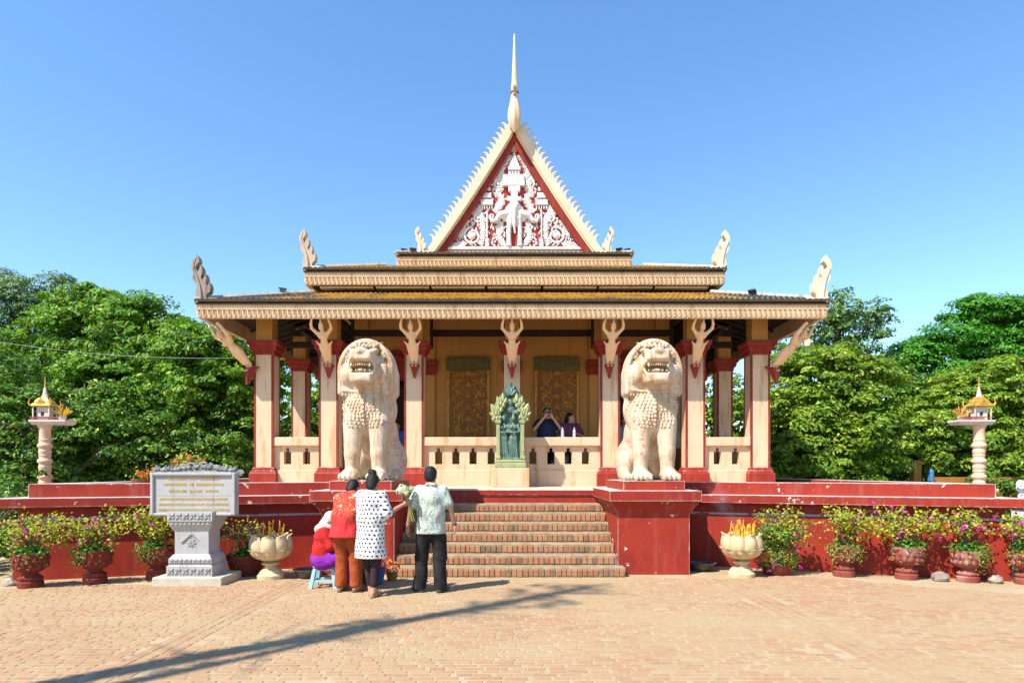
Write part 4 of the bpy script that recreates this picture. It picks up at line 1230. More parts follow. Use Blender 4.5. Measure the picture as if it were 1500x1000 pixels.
# ================================================================== PLAQUE
MT['marble'] = m_stone('grey_marble', (.42,.41,.395), (.36,.35,.34), (.25,.24,.225), .58, 5, .2)
MT['carved'] = m_stone('carved_grey_stone', (.34,.33,.31), (.27,.26,.25), (.15,.145,.14), .5, 8, .5, False)
MT['goldtext'] = simple('gold_lettering', (.66,.44,.07), (.58,.38,.06), 10, .5)
PX, PY = -4.66, 9.62
PQ = root('stone_plaque', (PX,PY,0), 'grey marble plaque with gold lettering on a carved stone pedestal', 'plaque')
m = MB(); m.bbox(-.50,.50,-.33,.36,-.01,.12,.01); m.build('base_slab', simple('base_slab_concrete',(.52,.47,.36),(.44,.40,.31),6,.9,.4,50), PQ, world=False)
m = MB(); square_stack(m,0,0,[((.33,.26),.118),((.33,.26),.27),((.30,.23),.29),((.31,.24),.31),((.31,.24),.37),((.27,.20),.43),((.245,.185),.44),((.245,.185),.77),((.27,.20),.80),((.30,.23),.86),((.30,.23),.90),((.325,.25),.92),((.325,.25),1.055)])
ped = m.build('pedestal', MT['marble'], PQ, world=False)
m = MB()
def carve_row(x0,x1,z0,z1,y_,n):
    for k in range(n):
        cx = x0+(x1-x0)*(k+.5)/n; w_ = (x1-x0)/n; H = z1-z0
        m.tube(spiral(cx,(z0+z1)/2,min(w_,H)*.42,1.2,1 if k%2 else -1,y_,12), .008, 4)
        for a_ in range(4): acanthus(m, cx, (z0+z1)/2, a_*1.57+.78, min(w_,H)*.62, .03, y_, .012)
carve_row(-.32,.32,.13,.26,-.262,6); carve_row(-.30,.30,.31,.37,-.242,9); carve_row(-.29,.29,.855,.905,-.232,9); carve_row(-.31,.31,.93,1.045,-.252,6)
for (hx,hz) in ((.15,.13),): 
    m.tube([(-hx,-.187,.60),(0,-.187,.60+hz),(hx,-.187,.60),(0,-.187,.60-hz),(-hx,-.187,.60)], .017, 5); m.tube([(-hx*.75,-.187,.60),(0,-.187,.60+hz*.75),(hx*.75,-.187,.60),(0,-.187,.60-hz*.75),(-hx*.75,-.187,.60)], .007, 5)
    for a_ in range(8): acanthus(m, 0, .60, a_*.785, .08, .03, -.186, .012)
m.build('pedestal_carving', MT['carved'], ped, world=False, kind='stuff')
pz0, pz1 = 1.0, 1.62
m = MB(); m.bbox(-.60,.60,-.13,-.03,pz0+.002,pz1,.01); pan = m.build('panel', MT['marble'], PQ, world=False)
for (x0,x1,z0,z1) in ((-.62,-.575,pz0,pz1+.0),(.575,.62,pz0,pz1),(-.575,.575,pz1-.04,pz1+.005),(-.575,.575,pz0-.005,pz0+.03)):
    m = MB(); m.bbox(x0,x1,-.165,-.02,z0,z1,.008); m.build('frame_bar', MT['marble'], pan, world=False)
for x in (-.29,.0,.29): m = MB(); m.box(x-.002,x+.002,-.1325,-.12,pz0+.03,pz1-.04); m.build('joint', MT['carved'], pan, world=False)
m = MB(); m.box(-.574,.574,-.1325,-.12,pz0+.285,pz0+.289); m.build('joint', MT['carved'], pan, world=False)
m = MB(); q = random.Random(2)
for k in range(13):
    x = -.56+k*.0933; ht = .06+.075*math.exp(-((x-.02)/.3)**2)
    m.tube([(px_,py_,pz1+.0+pz_) for px_,py_,pz_ in spiral(x,ht*.6,ht*.62,1.3,1 if k%2 else -1,-.03,14,q.uniform(0,3))], [.017-.0006*i for i in range(15)], 5)
    for a_ in range(4): acanthus(m, x+q.uniform(-.03,.03), pz1+ht*.5, q.uniform(.2,2.9), .085, .04, -.04, .025)
for sx in (-1,1): m.tube([(px_,py_,pz_) for px_,py_,pz_ in spiral(sx*.64,pz1-.01,.05,1.4,sx,-.03,14)], .02, 5)
m.tube([(-.6,-.03,pz1+.012),(.6,-.03,pz1+.012)], .018, 6)
m.build('crest_carving', MT['carved'], pan, 40, world=False, kind='stuff')
# gilt Khmer-style inscription, six lines
con = [chr(c) for c in range(0x1780, 0x17A3) if c not in (0x179D,0x179E)]
q = random.Random(9)
def word(n): return ''.join(q.choice(con) for _ in range(n))
lines = [(word(5)+'  '+word(3)+' - '+word(7), .058), (word(8)+'  '+word(2)+'  '+word(10), .055), (word(7)+'  '+word(4)+'  '+word(5), .062),
         (word(26), .047), (word(18)+' '+word(9), .047), (word(20)+' '+word(6), .047)]
zz = [1.515,1.435,1.335,1.225,1.145,1.065]
wid = [.74,.88,.72,1.0,1.02,1.04]
dg = None
for (tx, szv), z, wv in zip(lines, zz, wid):
    cu = bpy.data.curves.new('inscription', 'FONT'); cu.body = tx; cu.size = szv; cu.align_x = 'CENTER'; cu.extrude = .002; cu.resolution_u = 2; cu.offset = .0002
    tmp = bpy.data.objects.new('tmp', cu); col.objects.link(tmp)
    dg = bpy.context.evaluated_depsgraph_get(); me = bpy.data.meshes.new_from_object(tmp.evaluated_get(dg)); bpy.data.objects.remove(tmp)
    if len(me.vertices) == 0: continue
    V = np.zeros(len(me.vertices)*3); me.vertices.foreach_get('co', V); V = V.reshape(-1,3)
    V[:,0] *= wv/(V[:,0].max()-V[:,0].min()+1e-6); V[:,0] -= (V[:,0].max()+V[:,0].min())/2
    me.vertices.foreach_set('co', V.astype(np.float32).ravel()); me.update(); me.name = 'inscription'
    me.materials.clear()
    o = link('inscription', me, MT['goldtext'], pan, kind='stuff'); o.rotation_euler = (R(90),0,0); o.location = (0,-.134,z)

# ================================================================== LOTUS URNS
MT['urn'] = m_stone('pale_cast_stone', (.62,.49,.29), (.55,.42,.23), (.36,.25,.11), .56, 5, .3)
MT['inc'] = simple('incense_stick', (.72,.36,.03), (.75,.48,.05), 30, .7, isl=.3); MT['incr'] = simple('incense_red', (.55,.02,.015), (.45,.03,.02), 30, .6)
MT['sand'] = simple('incense_ash', (.35,.30,.25), (.25,.2,.17), 40, .95)
def petal(th0, hw, prof, tip, n=8, tk=.02, out=0.0):
    # a petal on a surface of revolution: prof list (r,z) bottom to top; rounded tip
    V = []; F = []; m_ = len(prof)
    for sgn in (0,1):
        for j,(r,z) in enumerate(prof):
            t_ = j/(m_-1)
            wfac = math.sqrt(max(0.0, 1-max(0,(t_-.55)/.45)**2.2))
            for i in range(n+1):
                u = -1+2*i/n
                a = th0+hw*u*wfac
                bulge = .035*(1-u*u)*math.sin(math.pi*min(1,t_*.9+.1))
                rr = r+bulge+(0 if sgn == 0 else -tk)+tip*max(0,t_-.75)**2*8
                V.append((rr*math.cos(a), rr*math.sin(a), z))
    k = m_*(n+1)
    for j in range(m_-1):
        for i in range(n):
            q_ = (j*(n+1)+i, j*(n+1)+i+1, (j+1)*(n+1)+i+1, (j+1)*(n+1)+i)
            F.append(q_); F.append(tuple(k+x for x in reversed(q_)))
    for j in range(m_-1):
        for i in (0,n):
            F.append((j*(n+1)+i, (j+1)*(n+1)+i, k+(j+1)*(n+1)+i, k+j*(n+1)+i))
    return V, F
def lotus_urn(x, y_, label, seed, many):
    r = root('lotus_urn', (x,y_,0), label, 'urn', 'pale lotus incense urns'); q = random.Random(seed)
    m = MB(); m.lathe([(.20,-.005),(.205,.06),(.19,.075),(.17,.11),(.15,.135),(.10,.16),(.085,.19),(.10,.205),(.135,.225),(.14,.24),(.12,.25),(.10,.26),(.15,.29)], 28)
    m.build('foot', MT['urn'], r, 35, world=False)
    m = MB(); m.lathe([(.10,.26),(.2,.32),(.265,.40),(.275,.5),(.26,.60),(.22,.60),(.2,.5)], 28); m.build('bowl', MT['urn'], r, 35, world=False)
    for k in range(8):
        V, F = petal(k*math.pi/4+.2, .385, [(.235,.37),(.27,.42),(.285,.48),(.285,.54),(.278,.60),(.27,.65),(.268,.685)], .10)
        MB().add(V, F).build('petal', MT['urn'], r, 50, world=False)
    for k in range(10):
        V, F = petal(k*math.pi/5, .30, [(.12,.285),(.19,.315),(.24,.355),(.272,.40),(.288,.435),(.292,.455)], .12)
        MB().add(V, F).build('petal', MT['urn'], r, 50, world=False)
    MB().lathe([(.22,.56),(.21,.60),(.001,.61)],20).build('ash', MT['sand'], r, world=False)
    for k in range(many):
        a = q.uniform(0,6.28); rr = .19*math.sqrt(q.random()); ln = q.uniform(.16,.30)
        m = MB(); b = Vector((rr*math.cos(a), rr*math.sin(a), .6)); tp = b+Vector((q.uniform(-.06,.06)+.1*rr*math.cos(a), q.uniform(-.05,.05), ln))
        m.tube([b,tp], .006, 5); m.build('incense_stick', MT['incr'] if k%9 == 0 else MT['inc'], r, world=False)
    return r
lotus_urn(-3.70,9.95,'pale lotus shaped urn with few incense sticks, next to the marble plaque',1,16)
lotus_urn(3.58,10.12,'pale lotus shaped urn full of yellow incense sticks, beside a dense flowering bush',2,42)
lu = [o for o in bpy.data.objects if o.name.startswith('lotus_urn')]

# bowls on the ground
MT['bowl'] = simple('dark_metal_bowl', (.07,.065,.06), (.13,.11,.09), 12, .5, .3, metal=.3)
def bowl(x, y_, label):
    m = MB(); m.lathe([(.12,0),(.16,.03),(.22,.11),(.24,.13),(.25,.135),(.23,.14),(.15,.04),(.001,.035)], 24)
    o = m.build('metal_bowl', MT['bowl'], None, 40); o.location = (x,y_,0); tag(o, label, 'bowl', 'dark bowls on the ground')
bowl(3.12,10.72,'shallow dark metal bowl lying between the red pedestal and the incense urn')
bowl(-3.14,10.02,'shallow dark metal bowl on the ground behind the blue plastic stool')

# ================================================================== SPIRIT HOUSES
MT['sst'] = m_stone('pink_column_plaster', (.72,.48,.34), (.66,.43,.29), (.5,.32,.2), .6, 4, .3)
MT['gild'] = simple('gilt_roof', (.62,.36,.05), (.5,.28,.05), 14, .4, .3, metal=.35)
MT['pale'] = simple('pale_shrine_paint', (.60,.52,.46), (.54,.45,.39), 9, .7)
def spirit(x, y_, label, sx):
    r = root('spirit_house', (x,y_,1.31), label, 'shrine', 'spirit houses on posts')
    prof = [(.15,0),(.15,.08)]
    z = .08
    for k in range(3):
        prof += [(.165,z+.01),(.165,z+.05),(.15,z+.06),(.15,z+.09),(.185,z+.12),(.195,z+.145),(.185,z+.17),(.15,z+.19),(.145,z+.235),(.158,z+.245),(.158,z+.265),(.145,z+.275)]; z += .30
    prof += [(.145,z+.15),(.17,z+.20),(.20,z+.24)]
    m = MB(); m.lathe([(a*.66,b) for a,b in prof], 20); m.build('post', MT['sst'], r, 35, world=False); zt = z+.24
    m = MB(); square_stack(m,0,0,[(.24,-1.33),(.24,-1.15),(.19,-1.12),(.19,-.08),(.22,-.05),(.22,.005)]); m.build('plinth', MT['sst'], r, world=False)
    x0, x1 = (-.16,.46) if sx > 0 else (-.46,.16)
    m = MB(); m.add([(x0,-.13,zt),(x1,-.13,zt),(x1,.13,zt),(x0,.13,zt),(x0-.04,-.17,zt+.06),(x1+.04,-.17,zt+.06),(x1+.04,.17,zt+.06),(x0-.04,.17,zt+.06),(x0-.04,-.17,zt+.09),(x1+.04,-.17,zt+.09),(x1+.04,.17,zt+.09),(x0-.04,.17,zt+.09)],
        [(3,2,1,0),(0,1,5,4),(1,2,6,5),(2,3,7,6),(3,0,4,7),(4,5,9,8),(5,6,10,9),(6,7,11,10),(7,4,8,11),(8,9,10,11)])
    pf = m.build('platform', MT['pale'], r, world=False); zt += .09
    m = MB()
    for k in range(16):
        xx = x0-.02+(x1-x0+.04)*k/21; m.box(xx-.006,xx+.006,-.155,-.14,zt,zt+.05)
    m.box(x0-.02,x1+.02,-.16,-.137,zt+.05,zt+.062); m.build('railing', MT['redt'], pf, world=False, kind='stuff')
    bw = MB(); holed(bw, -.17,.17,zt,zt+.33,-.14,.14,[(-.05,.05,zt+.10,zt+.21)]); bw.build('shrine_wall', MT['pale'], r, world=False)
    MB().box(-.06,.06,-.10,-.05,zt+.09,zt+.22).build('shrine_window', MT['black'], r, world=False)
    for (a,b) in ((-.23,-.22),(.23,-.22),(-.23,.2),(.23,.2)): MB().box(a-.016,a+.016,b-.016,b+.016,zt,zt+.34).build('shrine_post', MT['pale'], r, world=False)
    m = MB(); square_stack(m,0,0,[((.27,.27),zt+.335),((.30,.29),zt+.35),((.29,.28),zt+.37),((.20,.19),zt+.44),((.21,.2),zt+.46),((.12,.12),zt+.55),((.08,.08),zt+.58)]); rf = m.build('shrine_roof', MT['gild'], r, world=False)
    m = MB(); m.prism([(-.12,zt+.40),(.12,zt+.40),(0,zt+.57)],-.27,-.22); m.build('shrine_gable', MT['gild'], rf, world=False)
    m = MB(); m.prism([(-.05,zt+.43),(.05,zt+.43),(0,zt+.50)],-.275,-.27); m.build('gable_panel', MT['redt'], rf, world=False)
    for (a,b) in ((-.29,-.28),(.29,-.28),(-.29,.27),(.29,.27)): 
        m = MB(); m.tube([(a,b,zt+.36),(a*1.12,b*1.05,zt+.42),(a*1.03,b,zt+.49),(a*1.1,b,zt+.55)],[.028,.022,.014,.003],6); m.build('roof_horn', MT['gild'], rf, world=False)
    m = MB(); m.lathe([(.085,zt+.56),(.09,zt+.60),(.06,zt+.64),(.065,zt+.67),(.045,zt+.72),(.03,zt+.80),(.02,zt+.83)],12); m.build('spire_base', MT['pale'], rf, 35, world=False)
    m = MB(); m.lathe([(.022,zt+.82),(.018,zt+.93),(.004,zt+1.10)],8); m.build('spire_tip', MT['gild'], rf, world=False)
    cx = sx*.42; m = MB(); m.lathe([(.07,zt),(.11,zt+.05),(.12,zt+.10),(.10,zt+.10),(.001,zt+.09)],14,(cx,0,0)); pot = m.build('incense_pot', MT['pale'], r, 35, world=False)
    q = random.Random(4+sx); m = MB()
    for k in range(34):
        a = q.uniform(-1.0,1.0); m.tube([(cx+q.uniform(-.05,.05),q.uniform(-.05,.05),zt+.08),(cx+.30*math.sin(a),q.uniform(-.12,.12),zt+.10+.25*math.cos(a)*q.uniform(.7,1.1))],.008,4)
    m.build('incense_bundle', MT['inc'] if sx > 0 else simple('incense_orange',(.62,.22,.05),(.6,.32,.06),30,.7), pot, kind='stuff', world=False)
    for ch in r.children:
        if ch.name.split('.')[0] in ('shrine_wall','shrine_window','shrine_post','shrine_roof','incense_pot'):
            ch.scale = (.66,.50,.78); ch.location = (cx*.14 if ch.name.startswith('incense') else 0,0,zt*.22)
    return r
spirit(-9.0,12.5,'small gilt roofed spirit house on a ringed post, golden incense fan beside it',1)
spirit(9.0,12.5,'small spirit house on a ringed post with short orange incense, near an orange wall',-1)
# ================================================================== PLANTS
def leaves_mesh(name, C, Nn, S, fold=.25, asp=.5, seed=0):
    # C centres (n,3), Nn normals, S sizes; each leaf a folded diamond of two triangles
    g = np.random.default_rng(seed); n = len(C)
    Nn = Nn/(np.linalg.norm(Nn,axis=1,keepdims=True)+1e-9)
    r = g.normal(size=(n,3)); U = np.cross(Nn, r); U /= np.linalg.norm(U,axis=1,keepdims=True)+1e-9
    W = np.cross(Nn, U); S = S[:,None]
    base = C-U*S*.5; tip = C+U*S*.5-Nn*S*.08
    l = C+W*S*asp*.5+Nn*S*fold*.3-U*S*.05; rr = C-W*S*asp*.5+Nn*S*fold*.3-U*S*.05
    V = np.stack([base,l,tip,rr],1).reshape(-1,3)
    i = np.arange(n)*4
    F = np.concatenate([np.stack([i,i+2,i+1],1), np.stack([i,i+3,i+2],1)])
    return mesh_np(name, V, F)
def crown_pts(lobes, nclump, nleaf, csize, seed, lsize, shell=.7, flat=.75, up=.5, zmin=.2):
    g = np.random.default_rng(seed)
    vol = np.array([l[1][0]*l[1][1]+l[1][0]*l[1][2]+l[1][1]*l[1][2] for l in lobes]); pr = vol/vol.sum()
    cnt = g.multinomial(nclump, pr); cen = []; outs = []
    for (c, r), k in zip(lobes, cnt):
        d = g.normal(size=(k,3)); d /= np.linalg.norm(d,axis=1,keepdims=True)
        rad = np.where(g.random(k) < shell, g.uniform(.82,1.04,k), g.uniform(.3,.85,k))[:,None]
        cen.append(np.array(c)+d*rad*np.array(r)); outs.append(d)
    cen = np.concatenate(cen); outs = np.concatenate(outs)
    keep = cen[:,2] > zmin; cen, outs = cen[keep], outs[keep]
    k = len(cen); nl = np.maximum(3, g.poisson(nleaf, k)); idx = np.repeat(np.arange(k), nl)
    cs = csize*g.uniform(.6,1.4,k)
    dd = g.normal(size=(len(idx),3)); dd /= np.linalg.norm(dd,axis=1,keepdims=True); dd[:,2] = np.abs(dd[:,2])*.9-.25
    off = dd*(g.uniform(.55,1.0,len(idx))*cs[idx])[:,None]*np.array([1,1,flat])
    C = cen[idx]+off
    Nn = outs[idx]*.45+np.array([0,0,up])+g.normal(size=(len(idx),3))*.35+off/cs[idx][:,None]*.8
    S = lsize*g.uniform(.55,1.5,len(idx))
    m_ = C[:,2] > zmin
    return C[m_], Nn[m_], S[m_], cen
MT['bark'] = simple('brown_bark', (.16,.10,.06), (.10,.065,.04), 9, .9, .6, 25, bd=.03)
MT['barkd'] = simple('dark_bark', (.055,.042,.035), (.085,.065,.05), 9, .9, .5, 25)
def tree(name, label, base, lobes, trunk_r, leafmat, nclump, nleaf, csize, lsize, seed, group='trees behind the terrace', bark=None, limbs=9, **kw):
    q = random.Random(seed)
    r = root(name, base, label, 'tree' if 'tree' in name else 'bush', group)
    C, Nn, S, cen = crown_pts(lobes, nclump, nleaf, csize, seed, lsize, **kw)
    B = Vector(base)
    me = leaves_mesh('crown', C-np.array(base), Nn, S, seed=seed)
    link('crown', me, leafmat, r)
    allc = np.array([l[0] for l in lobes]); top = Vector(allc.mean(0)); top.z = allc[:,2].max()
    m = MB(); mid = (B+top)/2+Vector((q.uniform(-.3,.3),q.uniform(-.3,.3),0))
    fork = B+(top-B)*.45
    m.tube([B-Vector((0,0,.1)), B+Vector((q.uniform(-.1,.1),0,(fork.z-B.z)*.35)), fork, fork+(top-fork)*.5, top], [trunk_r*1.25,trunk_r,trunk_r*.75,trunk_r*.45,trunk_r*.15], 9)
    for k in range(limbs):
        t_ = Vector(cen[q.randrange(len(cen))]); s0 = B+(top-B)*q.uniform(.25,.7)
        mdp = (s0+t_)/2+Vector((q.uniform(-.2,.2),q.uniform(-.2,.2),q.uniform(.1,.5)))
        m.tube([s0,mdp,t_], [trunk_r*.42,trunk_r*.25,trunk_r*.07], 6)
        for kk in range(2):
            t2 = t_+Vector((q.uniform(-1,1),q.uniform(-1,1),q.uniform(-.5,.8)))*csize*.9
            m.tube([mdp,(mdp+t2)/2+Vector((0,0,.1)),t2], [trunk_r*.2,trunk_r*.12,trunk_r*.04], 5)
    m.build('trunk', bark or MT['bark'], r, True)
    return r
LM = {
 'dense': m_leaf('leaf_dense', (.15,.33,.012), (.085,.23,.012), (.36,.46,.03), .4, .8, .45),
 'feather': m_leaf('leaf_feather', (.14,.25,.09), (.10,.20,.08), (.22,.32,.12), .3, .8, .4),
 'olive': m_leaf('leaf_olive', (.20,.33,.02), (.13,.25,.018), (.38,.44,.04), .38, .9, .45),
 'vivid': m_leaf('leaf_vivid', (.085,.30,.016), (.055,.22,.014), (.12,.38,.025), .35, .5, .4),
 'thin': m_leaf('leaf_thin', (.15,.28,.06), (.11,.22,.06), (.22,.35,.09), .3, .8, .45),
 'hedge': m_leaf('leaf_hedge', (.10,.23,.016), (.06,.16,.014), (.26,.36,.03), .25, 1.1, .5),
}
E_ = lambda x, y_, d, rx, ry, rz: (tuple(P(x,y_,d)), (rx,ry,rz))
tree('dense_tree', 'big dense green tree with rounded crown beside the dark weathered finial', (-12.6,21.5,0),
     [E_(150,500,21,1.6,1.6,1.3),E_(205,510,21,1.5,1.6,1.4),E_(112,455,21.5,.9,1.0,.75),E_(150,437,21.5,.6,.7,.5),E_(215,462,21,.75,.8,.6),E_(250,490,21,.6,.7,.6),E_(85,530,21,1.4,1.5,1.4),E_(180,590,20.5,2.3,1.9,1.8),E_(70,610,20.5,1.4,1.5,1.6)],
     .28, LM['dense'], 600, 120, .48, .135, 21, flat=.8, up=.35)
tree('dense_tree', 'dense green tree with visible curved brown trunk close to the temple corner', (-9.9,20.6,0),
     [E_(300,530,20,1.3,1.5,1.1),E_(345,515,20.5,.8,1.0,.7),E_(330,575,20,1.6,1.6,1.4),E_(270,570,20,1.3,1.4,1.3),E_(370,560,21,1.1,1.2,1.6)],
     .22, LM['dense'], 400, 115, .44, .13, 22, flat=.8, up=.35)
tree('feathery_tree', 'feathery blue green tree rising behind the dense one at the edge', (-20.2,27,0),
     [E_(15,470,26,1.7,1.6,1.5),E_(60,440,26.5,1.4,1.4,1.0),E_(-40,500,26,2.0,1.8,1.9),E_(40,530,26,2.1,1.7,1.5),E_(95,420,27,.7,.7,.5),E_(0,420,27,.9,.9,.7)],
     .25, LM['feather'], 620, 52, .5, .13, 23, flat=.6)
tree('garden_bush', 'dark leafy bush spreading behind the ringed post with the golden incense', (-11.3,16.8,0),
     [E_(30,640,16.5,1.5,1.2,1.3),E_(-20,600,17,1.5,1.2,1.7),E_(110,655,17,1.5,1.0,1.15),E_(0,720,15.5,1.0,.8,.9)],
     .12, LM['hedge'], 460, 64, .33, .11, 24, limbs=6)
tree('garden_bush', 'dark leafy hedge bush behind the plaque, under the curved trunk', (-7.7,18.8,0),
     [E_(210,665,18,1.6,1.0,1.1),E_(290,675,18.5,1.4,.9,.9),E_(355,650,19.5,1.1,.9,1.5),E_(150,640,18.5,1.2,.9,1.5)],
     .10, LM['hedge'], 520, 64, .33, .11, 25, limbs=5)
tree('garden_bush', 'yellow green bush rising just behind the temple corner with the cream finial', (10.0,20,0),
     [E_(1190,560,20,1.2,1.1,1.0),E_(1245,590,20,1.5,1.3,1.5),E_(1170,640,19.5,1.4,1.2,1.5),E_(1270,640,19.5,1.3,1.2,1.4),E_(1215,530,20.5,.8,.8,.6),E_(1215,670,19,1.6,1,1.1),E_(1140,590,21,.9,.9,1.7)],
     .15, LM['olive'], 560, 105, .40, .125, 26, limbs=6)
tree('thin_tree', 'open crowned tree with sky showing through, above the yellow green bush', (14.4,31,0),
     [E_(1230,455,30,1.3,1.3,1.0),E_(1200,490,30,1.5,1.4,1.2),E_(1275,475,30.5,1.0,1.0,.8),E_(1165,520,30,1.1,1.1,1.2),E_(1255,510,30,1.3,1.2,.9),E_(1290,455,30.5,.5,.5,.5)],
     .2, LM['thin'], 230, 34, .44, .18, 27, bark=MT['barkd'], limbs=22, shell=.6)
tree('umbrella_tree', 'broad vivid green tree with layered cloud like crown', (23.3,33,0),
     [E_(1440,460,32,1.7,1.7,.8),E_(1500,470,32,2.2,2,1.1),E_(1390,500,31.5,1.7,1.6,.75),E_(1470,515,31.5,2.2,1.8,.9),E_(1340,525,31.5,1.4,1.4,.75),E_(1310,545,31,.8,.9,.5),E_(1420,550,31,1.9,1.5,.8),E_(1365,580,31,1.2,1.1,.8),E_(1480,575,31,2,1.4,1),E_(1560,500,32,2,2,1.5)],
     .4, LM['vivid'], 1050, 70, .55, .17, 28, flat=.7, up=.6)
tree('garden_bush', 'olive green bush behind the ringed post near the orange wall', (15.6,22.5,0),
     [E_(1400,600,22,1.6,1.3,1.2),E_(1465,590,22,1.5,1.3,1.5),E_(1360,640,21.5,1.4,1.1,1.3),E_(1440,660,21.5,1.7,1.2,1.3),E_(1500,640,22,1.4,1.2,1.6),E_(1420,570,22.5,1.0,1,.7)],
     .15, LM['olive'], 560, 105, .40, .125, 29, limbs=6)
tree('garden_bush', 'green bush filling the gap between the two taller bushes', (13.1,23.5,0),
     [E_(1310,600,23,1.3,1.1,1.2),E_(1325,655,22.5,1.2,1.0,1.3),E_(1300,560,24,.9,.9,.8)],
     .13, LM['hedge'], 280, 48, .38, .15, 30, limbs=5)
tree('backyard_tree', 'green tree glimpsed between the columns, behind the purple stained lion side', (-9.2,30,0),
     [((-9.0,29.5,3.2),(2.2,1.8,2.2)),((-8.2,30,5.2),(1.8,1.6,1.8)),((-10.6,30,4.4),(1.6,1.5,1.8))], .2, LM['dense'], 420, 26, .36, .2, 31, limbs=5)
tree('backyard_tree', 'green tree glimpsed between the columns, behind the red stained lion side', (9.2,30,0),
     [((9.0,29.5,3.2),(2.2,1.8,2.2)),((8.2,30,5.2),(1.8,1.6,1.8)),((10.6,30,4.4),(1.6,1.5,1.8))], .2, LM['olive'], 420, 26, .36, .2, 32, limbs=5)
# slender tree behind the viewer whose shadow lies across the paving
tip = Vector((1.55,9.6,0)); Hs = 15.5; k_ = Hs/math.tan(SUN_EL)
bs = tip-LH*k_; q = random.Random(3)
r = root('slender_tree', tuple(bs), 'tall slender tree casting the long shadow over the paving', 'tree')
m = MB()
m.tube([(0,0,-.1),(.05,0,4),(-.04,.02,8),(.02,0,11.5),(0,0,14.2),(0,0,15.3)], [.155,.15,.14,.12,.07,.03], 8)
m.tube([(.02,0,1.0),(.26,-.24,3.5),(.32,-.30,6.0),(.20,-.16,8.8),(.05,-.02,11.0)], [.10,.095,.09,.07,.03], 8)
for k in range(26):
    z = q.uniform(6.5,15); a = q.uniform(0,6.28); L = q.uniform(.4,1.1)
    m.tube([(0,0,z),(L*.5*math.cos(a),L*.5*math.sin(a),z+.2),(L*math.cos(a),L*math.sin(a),z+q.uniform(.1,.5))],[.03,.018,.006],5)
m.build('trunk', MT['bark'], r, True, world=False)
C, Nn, S, _ = crown_pts([((0,0,14.2),(.35,.35,.9)),((.1,.1,12.5),(.3,.3,1.1)),((-.1,0,10.5),(.25,.25,1.2)),((.1,0,8.5),(.2,.2,1.0)),((.35,-.35,13.4),(.3,.3,.25)),((-.3,.4,14.0),(.3,.3,.25))], 75, 11, .16, 33, .12)
link('crown', leaves_mesh('crown', C, Nn, S), LM['dense'], r)

# ---------------------------------------------------------------- potted plants
MT['terra'] = m_stone('red_glazed_urn', (.21,.04,.026), (.15,.03,.022), (.32,.15,.11), .60, 9, .4, False)
MT['terral'] = m_stone('faded_red_urn', (.30,.075,.05), (.23,.055,.04), (.48,.30,.25), .56, 9, .4, False)
MT['soil'] = simple('soil', (.06,.04,.025), (.09,.06,.04), 20, .95)
LM['boug'] = m_leaf('leaf_bougainvillea', (.40,.45,.03), (.30,.38,.028), (.50,.42,.05), .38, 6, .35)
LM['succ'] = m_leaf('leaf_bright', (.09,.27,.02), (.06,.2,.02), (.14,.3,.03), .3, 6, .35)
LM['trail'] = m_leaf('leaf_trailing', (.28,.32,.05), (.20,.26,.04), (.40,.36,.08), .3, 6, .4)
LM['pink'] = m_leaf('petal_magenta', (.62,.06,.40), (.55,.05,.34), (.66,.16,.48), .4, 8, .25)
LM['orange'] = m_leaf('petal_orange', (.75,.2,.02), (.7,.12,.02), (.8,.35,.03), .4, 8, .25)
MT['twig'] = simple('twig', (.17,.12,.085), (.11,.08,.06), 12, .9)
def leafset(nm, r, C, Nn, S, mat, asp=.55, seed=0, kind=None):
    if len(C) == 0: return
    o = link(nm, leaves_mesh(nm, C, Nn, S, asp=asp, seed=seed), mat, r); 
    return o
def urn_pot(r, sc_, mat):
    zs = sc_*1.05; sc_ = sc_*.80
    m = MB(); m.lathe([(.19,-.005),(.20,.03),(.20,.075),(.185,.085),(.17,.095),(.19,.11),(.195,.13),(.16,.155),(.12,.175),(.115,.19),(.14,.205)], 24); m.v = [(a*sc_,b*sc_,c*zs) for a,b,c in m.v]
    m.build('pot_foot', mat, r, 35, world=False)
    m = MB(); m.lathe([(.11,.19),(.19,.225),(.235,.28),(.262,.35),(.265,.42),(.272,.455),(.272,.475),(.235,.475),(.22,.43)], 30, mod=lambda a,t_: 1+.028*abs(math.sin(a*6))*(1 if .15 < t_ < .6 else 0)); m.v = [(a*sc_,b*sc_,c*zs) for a,b,c in m.v]
    pt = m.build('pot', mat, r, 45, world=False)
    m = MB()
    for k in range(14):
        a = 2*math.pi*k/14
        for (rr,z,s_) in ((.245,.30,.05),(.262,.385,.045)):
            a2 = a+(.22 if z > .35 else 0)
            m.ball((rr*math.cos(a2),rr*math.sin(a2),z),(s_*.9,s_*.9,s_*.9),7,5)
    m.v = [(a*sc_,b*sc_,c*zs) for a,b,c in m.v]
    m.build('pot_relief', mat, pt, True, world=False, kind='stuff')
    m = MB(); m.lathe([(.23*sc_,.44*zs),(.001,.455*zs)],16); m.build('soil', MT['soil'], r, world=False)
